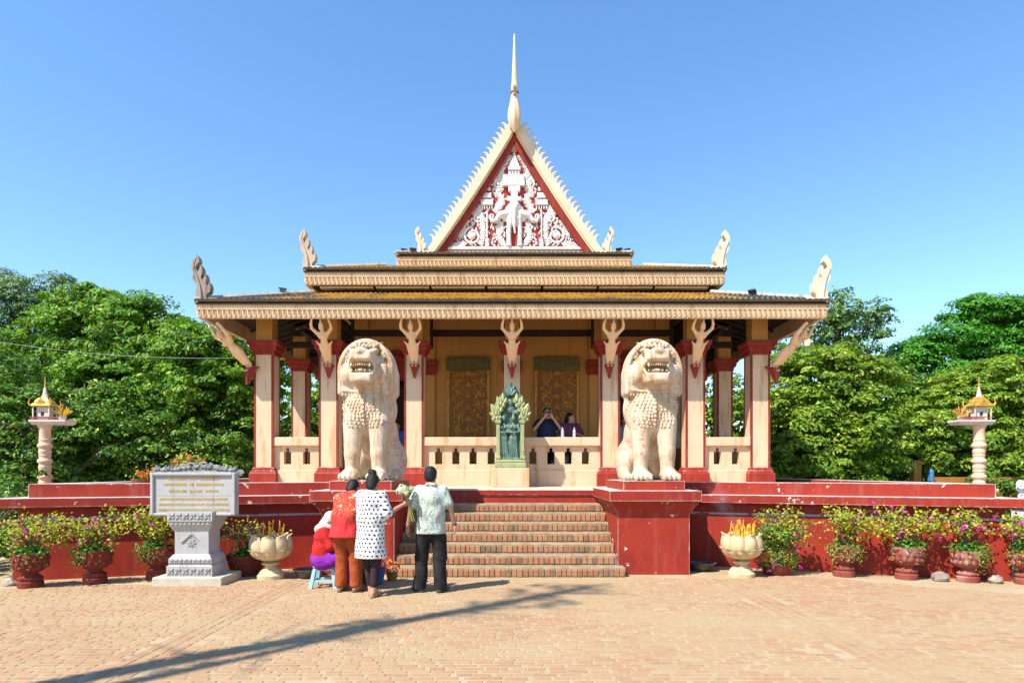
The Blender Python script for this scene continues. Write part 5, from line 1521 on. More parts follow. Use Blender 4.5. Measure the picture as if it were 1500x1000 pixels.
def potted(x, y_, label, seed, sc_=1.0, pot='urn', mat=None, spread=(.55,.3,.34), h=.42, nl=900, pinks=14, succ=120, trail=200, lean=0.0, twigs=14, trail_side=0, name='potted_bougainvillea', tall=0, flower='pink'):
    r = root(name, (x,y_,0), label, 'potted plant', 'potted plants along the terrace wall'); g = np.random.default_rng(seed); q = random.Random(seed)
    mat = mat or MT['terra']
    zr = .48*sc_; nl = int(nl*.7); h *= .86; pinks = int(pinks*1.5); spread = (spread[0]*.88, spread[1], spread[2]); twigs = int(twigs*.8)
    if pot == 'urn': urn_pot(r, sc_, mat)
    elif pot == 'tub':
        m = MB(); m.lathe([(.19,-.005),(.21,.02),(.27,.20),(.295,.29),(.30,.30),(.30,.325),(.265,.325),(.24,.25)], 26); m.build('pot', mat, r, 35, world=False); zr = .30
        m = MB(); m.lathe([(.25,.28),(.001,.29)],16); m.build('soil', MT['soil'], r, world=False)
    else:
        m = MB(); m.lathe([(.18,-.005),(.2,.02),(.235,.14),(.24,.17),(.20,.17),(.19,.1)], 22); m.build('pot', mat, r, 35, world=False); zr = .15
        m = MB(); m.lathe([(.2,.12),(.001,.14)],16); m.build('soil', MT['soil'], r, world=False)
    # stems fan out of the pot, each with twigs that carry the leaves
    m = MB(); tips = []
    for k in range(twigs):
        a = q.uniform(0,6.28); u = math.sqrt(q.random())
        t_ = Vector((lean+spread[0]*u*math.cos(a), -.05+spread[1]*u*math.sin(a)*.9-.05, zr+h*q.uniform(.55,1.15)+spread[2]*.3*(1-u)))
        b = Vector((q.uniform(-.05,.05),q.uniform(-.05,.05),zr-.02)); md = b+(t_-b)*.5+Vector((q.uniform(-.06,.06),q.uniform(-.05,.05),.10))
        m.tube([b,md,t_],[.012,.008,.004],5)
        tips += [t_, md+(t_-md)*.5]
        for kk in range(3):
            s0 = md+(t_-md)*q.uniform(.1,.9); e = s0+Vector((q.uniform(-.2,.2),q.uniform(-.12,.12),q.uniform(-.1,.14))); m.tube([s0,(s0+e)/2+Vector((0,0,.03)),e],[.005,.004,.002],4); tips.append(e)
    m.tube([(0,0,zr-.03),(.02,0,zr+.12),(-.02,0,zr+.3)],[.024,.018,.01],6)
    m.build('stems', MT['twig'], r, True, world=False, kind='stuff')
    tp = np.array([tuple(t_) for t_ in tips])
    ix = g.integers(0, len(tp), nl); C = tp[ix]+g.normal(size=(nl,3))*np.array([.085,.06,.06])
    leafset('foliage', r, C, g.normal(size=(nl,3))*.6+np.array([-.2,-.5,.7]), g.uniform(.038,.066,nl), LM['boug'], .62, seed)
    if succ:
        C = np.stack([g.normal(0,.12,succ),g.normal(-.04,.09,succ),zr+np.abs(g.normal(.03,.06,succ))],1)
        leafset('ground_leaves', r, C, g.normal(size=(succ,3))*.5+np.array([0,-.4,.8]), g.uniform(.05,.085,succ), LM['succ'], .6, seed+1)
    if trail:
        a = g.uniform(math.pi*.9, math.pi*2.1, trail) if not trail_side else g.normal(math.pi*1.5+trail_side*1.0, .55, trail)
        rr = .215*sc_+np.abs(g.normal(0,.05,trail)); C = np.stack([rr*np.cos(a),rr*np.sin(a),zr+.03-np.abs(g.normal(0,.13,trail))],1)
        leafset('trailing_leaves', r, C, np.stack([np.cos(a),np.sin(a),np.full(trail,.3)],1)+g.normal(size=(trail,3))*.5, g.uniform(.03,.06,trail), LM['trail'], .35, seed+2)
    if pinks:
        ix = g.integers(0, len(tp), pinks); cen = tp[ix]+g.normal(size=(pinks,3))*.05
        for c in cen:
            n_ = 11; C = c+g.normal(size=(n_,3))*.015
            o = leafset('flower', r, C, g.normal(size=(n_,3))+np.array([0,-.6,.5]), g.uniform(.032,.05,n_), LM[flower], .8, seed+3)
    return r
potted(-6.83,9.20,'red footed urn of bougainvillea at the wall corner nearest the golden incense shrine',41,1.0,spread=(.62,.25,.3),h=.50,nl=1100,pinks=7,succ=160,trail=120,lean=.05)
potted(-6.12,9.52,'dark red footed urn of bougainvillea, middle one between wall corner and plaque',42,1.0,spread=(.50,.25,.3),h=.42,nl=850,pinks=14,succ=170,trail=330,lean=.0,trail_side=-1)
potted(-5.42,9.92,'dark red footed urn of bougainvillea with arching branches, right beside the plaque',43,1.0,spread=(.66,.25,.34),h=.55,nl=1300,pinks=6,succ=120,trail=320,lean=-.1,trail_side=-.6)
potted(-4.22,10.30,'wide red clay tub with twiggy sparse shrub, between plaque and lotus urn',44,1.0,'tub',spread=(.60,.25,.3),h=.52,nl=330,pinks=0,succ=260,trail=90,lean=.12,twigs=26)
potted(4.22,10.34,'low pot hidden under a dense bush with pink flowers, beside the incense urn',45,1.0,'low',spread=(.55,.25,.5),h=.85,nl=900,pinks=5,succ=0,trail=0,lean=.05,twigs=30)
bu = [o for o in bpy.data.objects if o.get('label','').startswith('low pot hidden')][0]
g = np.random.default_rng(5); n = 2600
d = g.normal(size=(n,3)); d /= np.linalg.norm(d,axis=1,keepdims=True); rad = g.uniform(.7,1.02,n)[:,None]
C = np.array([0,-.02,.26])+d*rad*np.array([.36,.26,.26]); k_ = C[:,2] > .01
leafset('lower_bush', bu, C[k_], d[k_]+g.normal(size=(k_.sum(),3))*.6, g.uniform(.03,.055,k_.sum()), LM['trail'], .35, 9)
n = 420; C = np.stack([g.normal(-.05,.2,n),g.normal(-.08,.1,n),g.normal(.62,.08,n)],1); leafset('upper_leaves', bu, C, g.normal(size=(n,3))*.5+np.array([0,-.5,.7]), g.uniform(.05,.09,n), LM['succ'], .6, 10)
for k in range(9):
    a = g.uniform(3.3,6.1); zc = g.uniform(.08,.5); C = np.array([.36*math.cos(a),.26*math.sin(a)-.03,zc])+g.normal(size=(9,3))*.014
    leafset('flower', bu, C, g.normal(size=(9,3))+np.array([0,-.6,.5]), g.uniform(.03,.042,9), LM['pink'], .8, 11)
potted(5.20,10.16,'faded red urn overgrown with yellow green bougainvillea, next after the dense bush',46,1.0,mat=MT['terral'],spread=(.48,.22,.3),h=.58,nl=1050,pinks=4,succ=60,trail=420)
potted(6.02,9.90,'faded red carved urn with a rounded bougainvillea and magenta flowers along one side',47,1.0,mat=MT['terral'],spread=(.58,.22,.3),h=.52,nl=1150,pinks=18,succ=200,trail=60)
potted(6.79,9.66,'faded red urn with sparse bougainvillea and hanging greens, by a broken stone',48,.95,mat=MT['terral'],spread=(.55,.22,.35),h=.55,nl=560,pinks=16,succ=160,trail=260,trail_side=.6,lean=.1)
potted(7.50,9.44,'faded red urn of leafy magenta bougainvillea by the wall corner and white carving',49,1.0,mat=MT['terral'],spread=(.45,.2,.35),h=.55,nl=800,pinks=22,succ=160,trail=200,lean=0.0)
tree('garden_bush', 'low leafy bush past the terrace wall corner beside the outer red urn', (-8.6,10.6,0),
     [((-8.4,10.4,.45),(.7,.5,.5)),((-9.3,11.0,.7),(.9,.7,.8)),((-8.7,11.4,.9),(.6,.6,.8))], .06, LM['hedge'], 150, 40, .2, .10, 61, limbs=4)
tree('garden_bush', 'leafy bush with pink flowers past the wall corner beside the last faded urn', (8.6,10.6,0),
     [((8.5,10.4,.45),(.6,.5,.5)),((9.3,11.2,.5),(.9,.7,.6))], .06, LM['hedge'], 110, 40, .2, .10, 62, limbs=4)
tree('garden_bush', 'low straggly hedge growing in front of the orange wall', (15.4,19.4,0),
     [((14.2,19.3,.9),(.7,.5,.75)),((15.7,19.3,.75),(.9,.5,.75)),((17.0,19.4,.9),(.7,.5,.8))], .06, LM['hedge'], 240, 44, .24, .10, 63, limbs=5)
# far wood closing the view behind everything
gw = np.random.default_rng(77); k = 26000
C = np.stack([gw.uniform(-75,75,k), gw.uniform(46,54,k), gw.uniform(.1,6.2,k)],1); C[:,2] *= .75+.25*np.sin(C[:,0]*.35)
o = link('distant_wood', leaves_mesh('distant_wood', C, gw.normal(size=(k,3))+np.array([0,-.5,.7]), gw.uniform(.5,.9,k), asp=.7, seed=5), LM['hedge']); tag(o, 'mass of distant green foliage behind the garden', 'foliage', kind='stuff')
# weeds, broken stones
MT['rock'] = m_stone('broken_stone', (.42,.37,.29), (.33,.29,.23), (.2,.17,.13), .5, 9, .6, False)
def rock(x, y_, s_, seed, label):
    q = random.Random(seed); m = MB(); m.ball((0,0,s_*.4),(s_,s_*.8,s_*.62),9,6); m.v = [(a*(1+q.uniform(-.18,.18)),b*(1+q.uniform(-.18,.18)),max(-.01,c*(1+q.uniform(-.2,.2)))) for a,b,c in m.v]
    o = m.build('broken_stone', MT['rock']); o.location = (x,y_,0); tag(o, label, 'stone', 'broken stones by the wall')
rock(6.42,9.72,.13,1,'lump of broken grey stone between two faded urns by the magenta bougainvillea')
rock(7.10,9.52,.11,2,'small broken stone at the foot of the sparse bougainvillea urn')
rock(-7.22,9.32,.10,3,'small whitish stone at the wall corner beside the outer urn')
# flowers growing behind the plaque (orange blossoms)
potted(-6.15,12.3,'bush with orange blossoms showing above the plaque crest',51,1.0,'tub',spread=(.30,.25,.2),h=.22,nl=260,pinks=12,succ=60,trail=0,twigs=14,flower='orange',name='potted_shrub')
bpy.data.objects['potted_shrub'].location.z = 1.31
potted(-6.75,12.0,'low red flowering plant on the terrace behind the parapet beside the plaque',52,.6,'low',spread=(.2,.15,.1),h=.10,nl=60,pinks=14,succ=20,trail=0,twigs=6,flower='orange',name='potted_shrub')
o = [o for o in bpy.data.objects if o.get('label','').startswith('low red flowering')][0]; o.location.z = 1.31
# low orange wall, blue drum and white carving beyond the right end of the terrace
m = MB(); m.box(13.2,18.0,20.4,20.6,0,1.46); MT['orw'] = m_stone('orange_wall_plaster',(.42,.17,.035),(.36,.14,.03),(.26,.12,.05),.52,3,.3)
ow = m.build('orange_wall', MT['orw']); tag(ow, 'low orange plastered garden wall behind the far bushes', 'wall')
m = MB(); square_stack(m,12.75,20.5,[(.12,0),(.12,1.85),(.15,1.88),(.15,1.94),(.09,1.99)]); o = m.build('gate_pier', MT['orw']); tag(o, 'orange gate pier standing at the end of the low orange wall', 'pier')
m = MB(); m.lathe([(.085,0),(.09,.02),(.09,1.62),(.07,1.68),(.03,1.70),(.03,1.74)],16); o = m.build('water_tank', simple('blue_plastic',(.07,.20,.36),(.06,.17,.3),8,.5)); o.location = (13.05,20.2,0); tag(o, 'blue plastic water tank beside the orange gate pier', 'tank')
wc = root('white_carving', (8.75,11.0,0), 'white pierced stone carving on a post beyond the parapet end', 'carving'); m = MB(); square_stack(m,0,0,[(.16,0),(.16,1.0),(.2,1.03),(.2,1.12),(.15,1.14)]); m.build('post', MT['white'], wc, world=False)
m = MB(); q = random.Random(8)
for k in range(9):
    m.tube([(a,b,c) for a,b,c in spiral(q.uniform(-.17,.17),1.3+q.uniform(-.1,.14),q.uniform(.06,.10),1.3,q.choice((-1,1)),q.uniform(-.05,.05),14,q.uniform(0,6))],.02,5)
m.build('scrollwork', MT['white'], wc, True, world=False, kind='stuff')
# street lamp among the trees
sl_ = root('street_lamp', (11.4,25,0), 'thin dark lamp post with small lamp among the trees', 'street lamp')
m = MB(); m.tube([(0,0,0),(0,0,6.4)],[.06,.045],8); m.build('post', MT['barkd'], sl_, True, world=False)
m = MB(); m.lathe([(.03,6.4),(.11,6.45),(.14,6.6),(.09,6.72),(.02,6.76)],10); m.build('lamp_head', simple('lamp_glass',(.7,.6,.35),(.6,.5,.3),6,.4), sl_, 40, world=False)
# overhead wire
a, b = P(-60,492,13.0), P(372,524,14.2)
m = MB(); m.tube([a+(b-a)*(i/20)-Vector((0,0,.16*math.sin(math.pi*i/20))) for i in range(21)], .0045, 5)
o = m.build('overhead_wire', simple('grey_cable',(.42,.42,.36),(.35,.35,.3),5,.6)); tag(o, 'thin pale cable strung from the trees to the temple corner', 'cable')

# thin incense smoke drifting over the urn beside the bush
m_ = bpy.data.materials.new('incense_smoke'); m_.use_nodes = True; t = m_.node_tree; t.nodes.clear()
pv_ = t.nodes.new('ShaderNodeVolumePrincipled'); pv_.inputs['Color'].default_value = (.75,.8,.9,1); pv_.inputs['Anisotropy'].default_value = .2
ou = t.nodes.new('ShaderNodeOutputMaterial'); t.links.new(pv_.outputs[0], ou.inputs['Volume'])
t.links.new(ramp(t, noise(t, pos(t), 5, 3), .45, .75, 0, 1.3), pv_.inputs['Density'])
m = MB(); m.tube([(3.50,10.10,.80),(3.42,10.12,1.0),(3.25,10.16,1.2),(3.22,10.2,1.4),(3.3,10.2,1.55)], [.08,.15,.2,.2,.06], 10)
o = m.build('incense_smoke', m_, None, True); tag(o, 'thin bluish smoke rising from the incense urn', 'smoke', kind='stuff')
# ================================================================== PEOPLE
MT['skin'] = simple('skin', (.42,.22,.13), (.38,.19,.11), 9, .5, .1, 90, spec=.4)
MT['skinl'] = simple('skin_light', (.52,.30,.20), (.48,.26,.17), 9, .5, .1, 90, spec=.4)
MT['hair'] = simple('black_hair', (.008,.007,.007), (.014,.012,.011), 40, .5, .6, 120, spec=.25)
def V3(*a): return np.array(a, float)
def hand(s_, wrist, dirv, palm_n, side, curl=.5, sc_=1.0):
    # palm + four fingers + thumb ; dirv along the hand, palm_n palm normal, side +1/-1 thumb side along across-vector
    d = dirv/np.linalg.norm(dirv); n = palm_n-d*np.dot(palm_n,d); n /= np.linalg.norm(n); a = np.cross(d, n)*side
    pc = wrist+d*.045*sc_
    s_.cone(wrist, pc+d*.02, .024*sc_, .030*sc_, .02); s_.cone(pc+a*.018, pc+d*.035+a*.022, .018*sc_, .015*sc_, .012); s_.cone(pc-a*.018, pc+d*.03-a*.024, .018*sc_, .014*sc_, .012)
    for k, L in enumerate((.070,.078,.072,.056)):
        b = pc+d*.038*sc_+a*(.028-.0185*k)*sc_
        m1 = b+(d*math.cos(curl*.7)+n*math.sin(curl*.7))*L*.5*sc_
        m2 = m1+(d*math.cos(curl*1.8)+n*math.sin(curl*1.8))*L*.45*sc_
        s_.cone(b, m1, .0095*sc_, .0088*sc_, .006); s_.cone(m1, m2, .0088*sc_, .0072*sc_, .006)
    t0 = wrist+d*.022*sc_+a*.026*sc_; t1 = t0+(d*.6+a*.7+n*.35)*.036*sc_; t2 = t1+(d*.85+a*.15+n*.5)*.030*sc_
    s_.cone(t0, t1, .013*sc_, .0105*sc_, .008); s_.cone(t1, t2, .0105*sc_, .008*sc_, .006)
BASE = dict(anL=V3(-.09,.01,.085), anR=V3(.09,.01,.085), knL=V3(-.095,-.015,.47), knR=V3(.095,-.015,.47), hiL=V3(-.085,0,.88), hiR=V3(.085,0,.88),
    pel=V3(0,0,.93), wai=V3(0,-.005,1.08), che=V3(0,0,1.27), nek=V3(0,.01,1.43), hed=V3(0,-.02,1.575),
    shL=V3(-.175,.0,1.385), shR=V3(.175,.0,1.385), elL=V3(-.235,.02,1.12), elR=V3(.235,.02,1.12), wrL=V3(-.26,-.03,.885), wrR=V3(.26,-.03,.885),
    toL=V3(-.11,-.15,.03), toR=V3(.11,-.15,.03))
def pose(**kw):
    J = {k: v.copy() for k, v in BASE.items()}
    for k, v in kw.items(): J[k] = V3(*v)
    return J
def rotm(rx, ry, rz): return np.array(Euler((rx,ry,rz)).to_matrix())
def head_sdf(s, J, hrot, w_=1.0):
    M = rotm(*hrot); c = J['hed']; q = lambda x,y_,z: c+M@V3(x,y_,z)
    s.ell(c+M@V3(0,.012,.025), (.076*w_,.092,.092), .02, rot=hrot); s.ell(q(0,-.025,-.045), (.058*w_,.068,.075), .03, rot=hrot)
    s.ell(q(0,-.098,-.018), (.013,.02,.022), .012); s.cone(q(0,-.085,.015), q(0,-.098,-.015), .009, .011, .01)
    s.cone(q(-.022,-.083,-.055), q(.022,-.083,-.055), .008, .008, .008); s.ell(q(0,-.075,-.10), (.025,.022,.02), .02)
    for sx in (-1,1):
        s.ell(q(sx*.076*w_,.01,-.012), (.011,.022,.032), .008); s.ell(q(sx*.032,-.082,.012), (.018,.014,.012), .008, 's')
        s.ell(q(sx*.032,-.074,.012), (.012,.010,.009), .004)
def body_obj(r, J, hrot, skin, hands, bare_feet=True, sc_=1.0, stout=1.0):
    s = SDF(); head_sdf(s, J, hrot)
    s.cone(J['nek']-V3(0,0,.03), J['hed']-V3(0,-.02,.06), .055, .052, .03)
    s.cone(J['shL'], J['shR'], .055, .055, .05); s.cone(J['che'], J['nek'], .10, .055, .06)
    s.cone(J['pel'], J['wai'], .115*stout, .11*stout, .05); s.cone(J['wai'], J['che'], .11*stout, .13*stout, .05)
    for S_i in 'LR':
        s.chain([J['hi'+S_i],J['kn'+S_i],J['an'+S_i]], [.085*stout,.058,.038], .04)
        s.chain([J['sh'+S_i],J['el'+S_i],J['wr'+S_i]], [.048,.038,.026], .02)
        a = J['an'+S_i]; t_ = J['to'+S_i]; f = (t_-a); f[2] = 0; f /= np.linalg.norm(f)+1e-9
        s.cone(a-f*.035-V3(0,0,.045), a+V3(0,0,.0), .034, .036, .02); s.cone(a-V3(0,0,.045), V3(*(t_)), .034, .022, .02)
        for k in range(3): s.cone(t_+np.cross(f,V3(0,0,1))*(k-1)*.022, t_+np.cross(f,V3(0,0,1))*(k-1)*.022+f*.03, .013, .011, .008)
    ex = []
    for hd in hands:
        e = SDF(); hand(e, *hd); ex.append((e, .0055))
    return sdf_obj('body', s, .0125, skin, r, extra=ex)
def folds(amp, fx=38, fz=16, seed=0):
    def f(X, Y, Z, F): return F+amp*(np.sin(X*fx+3*np.sin(Z*fz*.6+seed))*np.sin(Z*fz+Y*20+seed*2)+.6*np.sin(Z*9+X*14+Y*11+seed))
    return f
def clip(fn, w_):   # combine wrinkle and half-space clips (list of (point, normal)) keep side where dot<0
    def f(X, Y, Z, F):
        if fn: F = fn(X, Y, Z, F)
        for p, n in w_:
            D = (X-p[0])*n[0]+(Y-p[1])*n[1]+(Z-p[2])*n[2]; F = np.maximum(F, D)
        return F
    return f
def add_pat(o, cx=0, cy=0, rad=.17):
    me = o.data; n = len(me.vertices); V = np.zeros(n*3); me.vertices.foreach_get('co', V); V = V.reshape(-1,3)
    ang = np.arctan2(V[:,0]-cx, V[:,1]-cy)
    at = me.attributes.new('pat', 'FLOAT_VECTOR', 'POINT'); A = np.stack([ang*rad, V[:,2], np.zeros(n)],1); at.data.foreach_set('vector', A.astype(np.float32).ravel())
def hairobj(r, J, hrot, bun=False, long_=False, short=False):
    s = SDF(); M = rotm(*hrot); c = J['hed']; q = lambda x,y_,z: c+M@V3(x,y_,z)
    s.ell(q(0,.022,.035), (.086,.093,.092), .02, rot=hrot); s.ell(q(0,.05,-.03), (.076,.06,.07), .03, rot=hrot)
    s.box(q(0,-.13,-.06), (.12,.10,.105), .03, .02, 's', rot=hrot)
    for sx in (-1,1): s.ell(q(sx*.085,-.015,-.02), (.03,.032,.04), .015, 's')
    if bun: s.ell(q(0,.055,.125), (.058,.055,.05), .012); s.ell(q(.02,.06,.14), (.035,.04,.035), .01)
    if long_: s.cone(q(0,.085,-.02), q(0,.12,-.14), .05, .03, .03)
    if not short: s.ell(q(0,.06,-.075), (.06,.045,.045), .02)
    return sdf_obj('hair', s, .009, MT['hair'], r, wr=lambda X,Y,Z,F: F+.0022*np.sin(X*260+Z*60)*np.sin(Y*210))
def shirt_sdf(J, sl, infl, hem_z, stout=1.0, flare=0.03, sleeve_r=.075):
    s = SDF()
    dz = V3(0,0,-.018); s.cone(J['shL']+dz, J['shR']+dz, .056+infl*.4, .056+infl*.4, .06); s.cone(J['che'], J['nek']-V3(0,0,.02), .135*stout+infl, .062, .09)
    s.cone(J['che']+V3(-.06,0,0), J['che']+V3(.06,0,0), .115*stout+infl, .115*stout+infl, .06)
    s.cone(J['che'], J['wai'], .145*stout+infl, .145*stout+infl, .06); s.cone(J['wai']+V3(-.04,0,0), J['wai']+V3(.04,0,0), .125*stout+infl, .125*stout+infl, .06)
    low = J['pel'].copy(); low[2] = hem_z-.12
    s.cone(J['wai']+V3(-.05,0,0), low+V3(-.06,0,0), .12*stout+infl, .125*stout+infl+flare, .06); s.cone(J['wai']+V3(.05,0,0), low+V3(.06,0,0), .12*stout+infl, .125*stout+infl+flare, .06)
    for S_i in 'LR':
        a, b, c = J['sh'+S_i]+V3(0,0,-.012), J['el'+S_i], J['wr'+S_i]
        if sl <= 1: s.cone(a, a+(b-a)*sl, .064+infl*.4, sleeve_r, .05)
        else: s.chain([a, b, b+(c-b)*(sl-1)], [.072+infl*.4, sleeve_r*.9, sleeve_r*.75], .04)
    return s
def trouser_sdf(J, infl, low_frac=1.0, stout=1.0, ankle=.07):
    s = SDF()
    s.cone(J['pel']+V3(-.05,0,.0), J['pel']+V3(.05,0,.0), .125*stout+infl*.5, .125*stout+infl*.5, .05); s.cone(J['pel'], J['wai'], .125*stout, .118*stout, .05)
    s.ell(J['pel']+V3(-.06,.025,-.05), (.09,.085,.10), .05); s.ell(J['pel']+V3(.06,.025,-.05), (.09,.085,.10), .05)
    for S_i in 'LR':
        h, k, a = J['hi'+S_i], J['kn'+S_i], J['an'+S_i]
        s.chain([h, k, k+(a-k)*low_frac], [.098*stout+infl*.5, .07+infl*.6, ankle], .035)
    return s
def place(r, loc, rz, sc_=1.0): r.location = loc; r.rotation_euler = (0,0,rz); r.scale = (sc_,sc_,sc_)
def fabric(name, c, c2=None, s_=8., bs=.3): return simple(name, c, c2, s_, .85, .7, 11, spec=.15, coord='obj', bd=.035)
def m_dots():
    m, t, b = nmat('polka_cotton'); at = t.nodes.new('ShaderNodeAttribute'); at.attribute_name = 'pat'
    sx = t.nodes.new('ShaderNodeSeparateXYZ'); t.links.new(at.outputs['Vector'], sx.inputs[0]); pch = .060
    u = math_(t,'DIVIDE',sx.outputs['X'],pch); v = math_(t,'DIVIDE',sx.outputs['Y'],pch*.9)
    dn = noise(t, at.outputs['Vector'], 7, 2); u = math_(t,'ADD',u,math_(t,'MULTIPLY',dn,1.2)); v = math_(t,'ADD',v,math_(t,'MULTIPLY',dn,.9)); row = math_(t,'FLOOR',v); u = math_(t,'ADD',u,math_(t,'MULTIPLY',math_(t,'MODULO',row,2.0),.5))
    fu = math_(t,'SUBTRACT',math_(t,'FRACT',u),.5); fv = math_(t,'SUBTRACT',math_(t,'FRACT',v),.5)
    d = math_(t,'SQRT',math_(t,'ADD',math_(t,'MULTIPLY',fu,fu),math_(t,'MULTIPLY',fv,fv)))
    t.links.new(mixc(t, ramp(t, d, .23, .27), (.012,.012,.02), (.66,.65,.64)), b.inputs['Base Color']); b.inputs['Roughness'].default_value = .85; bump(t, b, noise(t, stretch(t, pos(t), (1.3,1.3,.6)), 10, 3, .5, .8), .8, .035)
    return m
def m_print(name, base, spots, sc_, thr, sp2=None, zlo=None):
    m, t, b = nmat(name); p = t.nodes.new('ShaderNodeTexCoord').outputs['Object']
    f = ramp(t, noise(t, p, sc_, 3, .6, 1.2), thr, thr+.05)
    if zlo is not None:
        sx = t.nodes.new('ShaderNodeSeparateXYZ'); t.links.new(p, sx.inputs[0]); f = math_(t,'MULTIPLY',f,ramp(t,sx.outputs['Z'],zlo,zlo+.12))
    o = mixc(t, f, base, spots)
    if sp2:
        f2 = ramp(t, noise(t, p, sc_*.55, 2, .5, .5), .62, .66)
        if zlo is not None: f2 = math_(t,'MULTIPLY',f2,ramp(t,sx.outputs['Z'],zlo+.15,zlo+.22))
        o = mixc(t, f2, o, sp2)
    t.links.new(o, b.inputs['Base Color']); b.inputs['Roughness'].default_value = .8; bump(t, b, noise(t, stretch(t, p, (1.3,1.3,.6)), 11, 3, .5, .8), .8, .035); return m
def shoe(r, J, S_i, mat, nm='sandal'):
    a = J['an'+S_i]; t_ = J['to'+S_i]; f = t_-a; f[2] = 0; f /= np.linalg.norm(f)
    s = SDF(); hz = V3(0,0,1)
    s.cone(V3(a[0],a[1],.012)-f*.05, V3(t_[0],t_[1],.012)+f*.035, .033, .042, .02)
    if nm == 'sandal':
        p = a*.35+t_*.65; w_ = np.cross(f,hz); s.chain([p-w_*.042+V3(0,0,-p[2]+.02), p+V3(0,0,-p[2]+.07), p+w_*.042+V3(0,0,-p[2]+.02)], [.012,.012,.012], .01)
        wr = clip(None, [((0,0,.0),(0,0,-1))])
        o = sdf_obj(nm, s, .009, mat, r, wr=lambda X,Y,Z,F: np.where(Z < .03, np.maximum(F, Z-.024), F))
    else:
        s.cone(a-f*.03-V3(0,0,.04), t_+V3(0,0,.012), .047, .036, .03)
        o = sdf_obj(nm, s, .01, mat, r)
    return o

GZ = .008
# ---- man in patterned shirt, seen from behind --------------------------------------------
r = root('person', (-1.10,8.80,GZ), 'person in black trousers and pale green patterned short sleeved shirt, standing', 'person')
J = pose(anL=(-.13,.02,.085), anR=(.15,-.03,.085), toL=(-.19,-.13,.03), toR=(.22,-.17,.03), knL=(-.12,0,.47), knR=(.13,-.03,.47), hed=(.0,-.03,1.575),
         shL=(-.16,0,1.385), shR=(.16,0,1.385), elL=(-.265,.03,1.13), elR=(.265,.03,1.12), wrL=(-.32,-.03,.90), wrR=(.315,-.03,.88))
hr = (R(8),0,R(-14))
body_obj(r, J, hr, MT['skin'], [(J['wrL'],V3(-.02,-.02,-1),V3(1,.1,0),1,.5),(J['wrR'],V3(.02,-.04,-1),V3(-1,.1,0),-1,.5)], stout=1.0)
hairobj(r, J, hr, short=True)
s = shirt_sdf(J, .72, .010, .80, 1.0, .02, .078)
sdf_obj('shirt', s, .0115, m_print('green_print_cotton', (.30,.36,.29), (.56,.60,.52), 55, .48, (.14,.19,.15)), r, wr=clip(folds(.006,26,9,1), [((0,0,.79),(0,0,-1))]))
s = SDF(); s.chain([(-.07,.02,1.43),(-.05,.075,1.455),(.05,.075,1.455),(.07,.02,1.43),(.04,-.06,1.405)],[.016,.02,.02,.016,.014],.01); sdf_obj('collar', s, .008, MT['cream'] if False else bpy.data.materials['green_print_cotton'], r)
s = trouser_sdf(J, .028, 1.05, 1.0, .088); sdf_obj('trousers', s, .0115, fabric('black_trouser_cloth',(.018,.016,.016),(.03,.027,.026)), r, wr=clip(folds(.008,24,7,2),[((0,0,.035),(0,0,-1)),((0,0,.83),(0,0,1))]))
for S_i in 'LR': shoe(r, J, S_i, MT['black'], 'shoe')
s = SDF(); a = J['wrL']; s.cone(a-V3(.03,0,-.02), a+V3(.03,0,.02), .012, .012, .01)
MB().lathe([(.031,-.012),(.034,0),(.031,.012)],14,tuple(J['wrL']+V3(0,0,.015))).build('wristwatch', MT['black'], r, True, world=False)
place(r, (-1.10,8.80,GZ), math.pi+R(4), 1.0)

# ---- woman in polka dot tunic, holding flowers --------------------------------------------
r = root('person', (-1.86,8.52,GZ), 'person in white polka dot tunic and dark leggings with hair in a bun', 'person')
J = pose(anL=(-.08,.05,.085), anR=(.03,-.06,.085), toL=(-.05,-.11,.03), toR=(.10,-.20,.03), knL=(-.085,0,.46), knR=(.07,-.04,.46), hiL=(-.08,0,.84), hiR=(.08,0,.84), pel=(0,0,.88), wai=(0,-.01,1.03), che=(0,-.02,1.21), nek=(0,-.03,1.36), hed=(.01,-.07,1.475), shL=(-.155,-.01,1.32), shR=(.155,-.01,1.32),
         elL=(-.24,-.04,1.08), wrL=(-.36,-.22,1.19), elR=(.20,-.10,1.08), wrR=(.12,-.30,1.12))
hr = (R(20),0,R(12))
bw = J['wrL']; dv = V3(-.6,-.5,.55)
body_obj(r, J, hr, MT['skin'], [(J['wrL'],dv,V3(.35,-.8,.3),-1,1.1),(J['wrR'],V3(-.2,-.7,.2),V3(.2,0,-1),-1,.8)], stout=1.05)
hairobj(r, J, hr, bun=True)
s = shirt_sdf(J, .95, .012, .50, 1.0, .025, .075)
o = sdf_obj('tunic', s, .0115, m_dots(), r, wr=clip(folds(.007,18,7,4), [((0,0,.50),(0,0,-1))])); add_pat(o, 0, -.03, .21)
s = trouser_sdf(J, -.005, .82, 1.0, .048); sdf_obj('leggings', s, .0115, fabric('dark_leggings',(.03,.017,.02),(.045,.025,.03)), r, wr=clip(folds(.0015,30,20,5),[((0,0,.58),(0,0,1))]))
for S_i in 'LR': shoe(r, J, S_i, simple('tan_leather',(.36,.22,.12),(.28,.17,.09),12,.6), 'sandal')
place(r, (-1.86,8.52,GZ), math.pi-R(22), 1.0)
Mz = Matrix.Rotation(math.pi-R(22), 4, 'Z'); gp = Mz @ Vector(J['wrL']+dv/np.linalg.norm(dv)*.08)+Vector((-1.86,8.52,GZ))
bq = root('flower_bouquet', tuple(gp), 'bunch of white lotus flowers on long green stems held up by hand', 'flowers'); q = random.Random(6); g = np.random.default_rng(6)
MT['stem'] = simple('green_stem',(.28,.33,.06),(.2,.27,.05),10,.6)
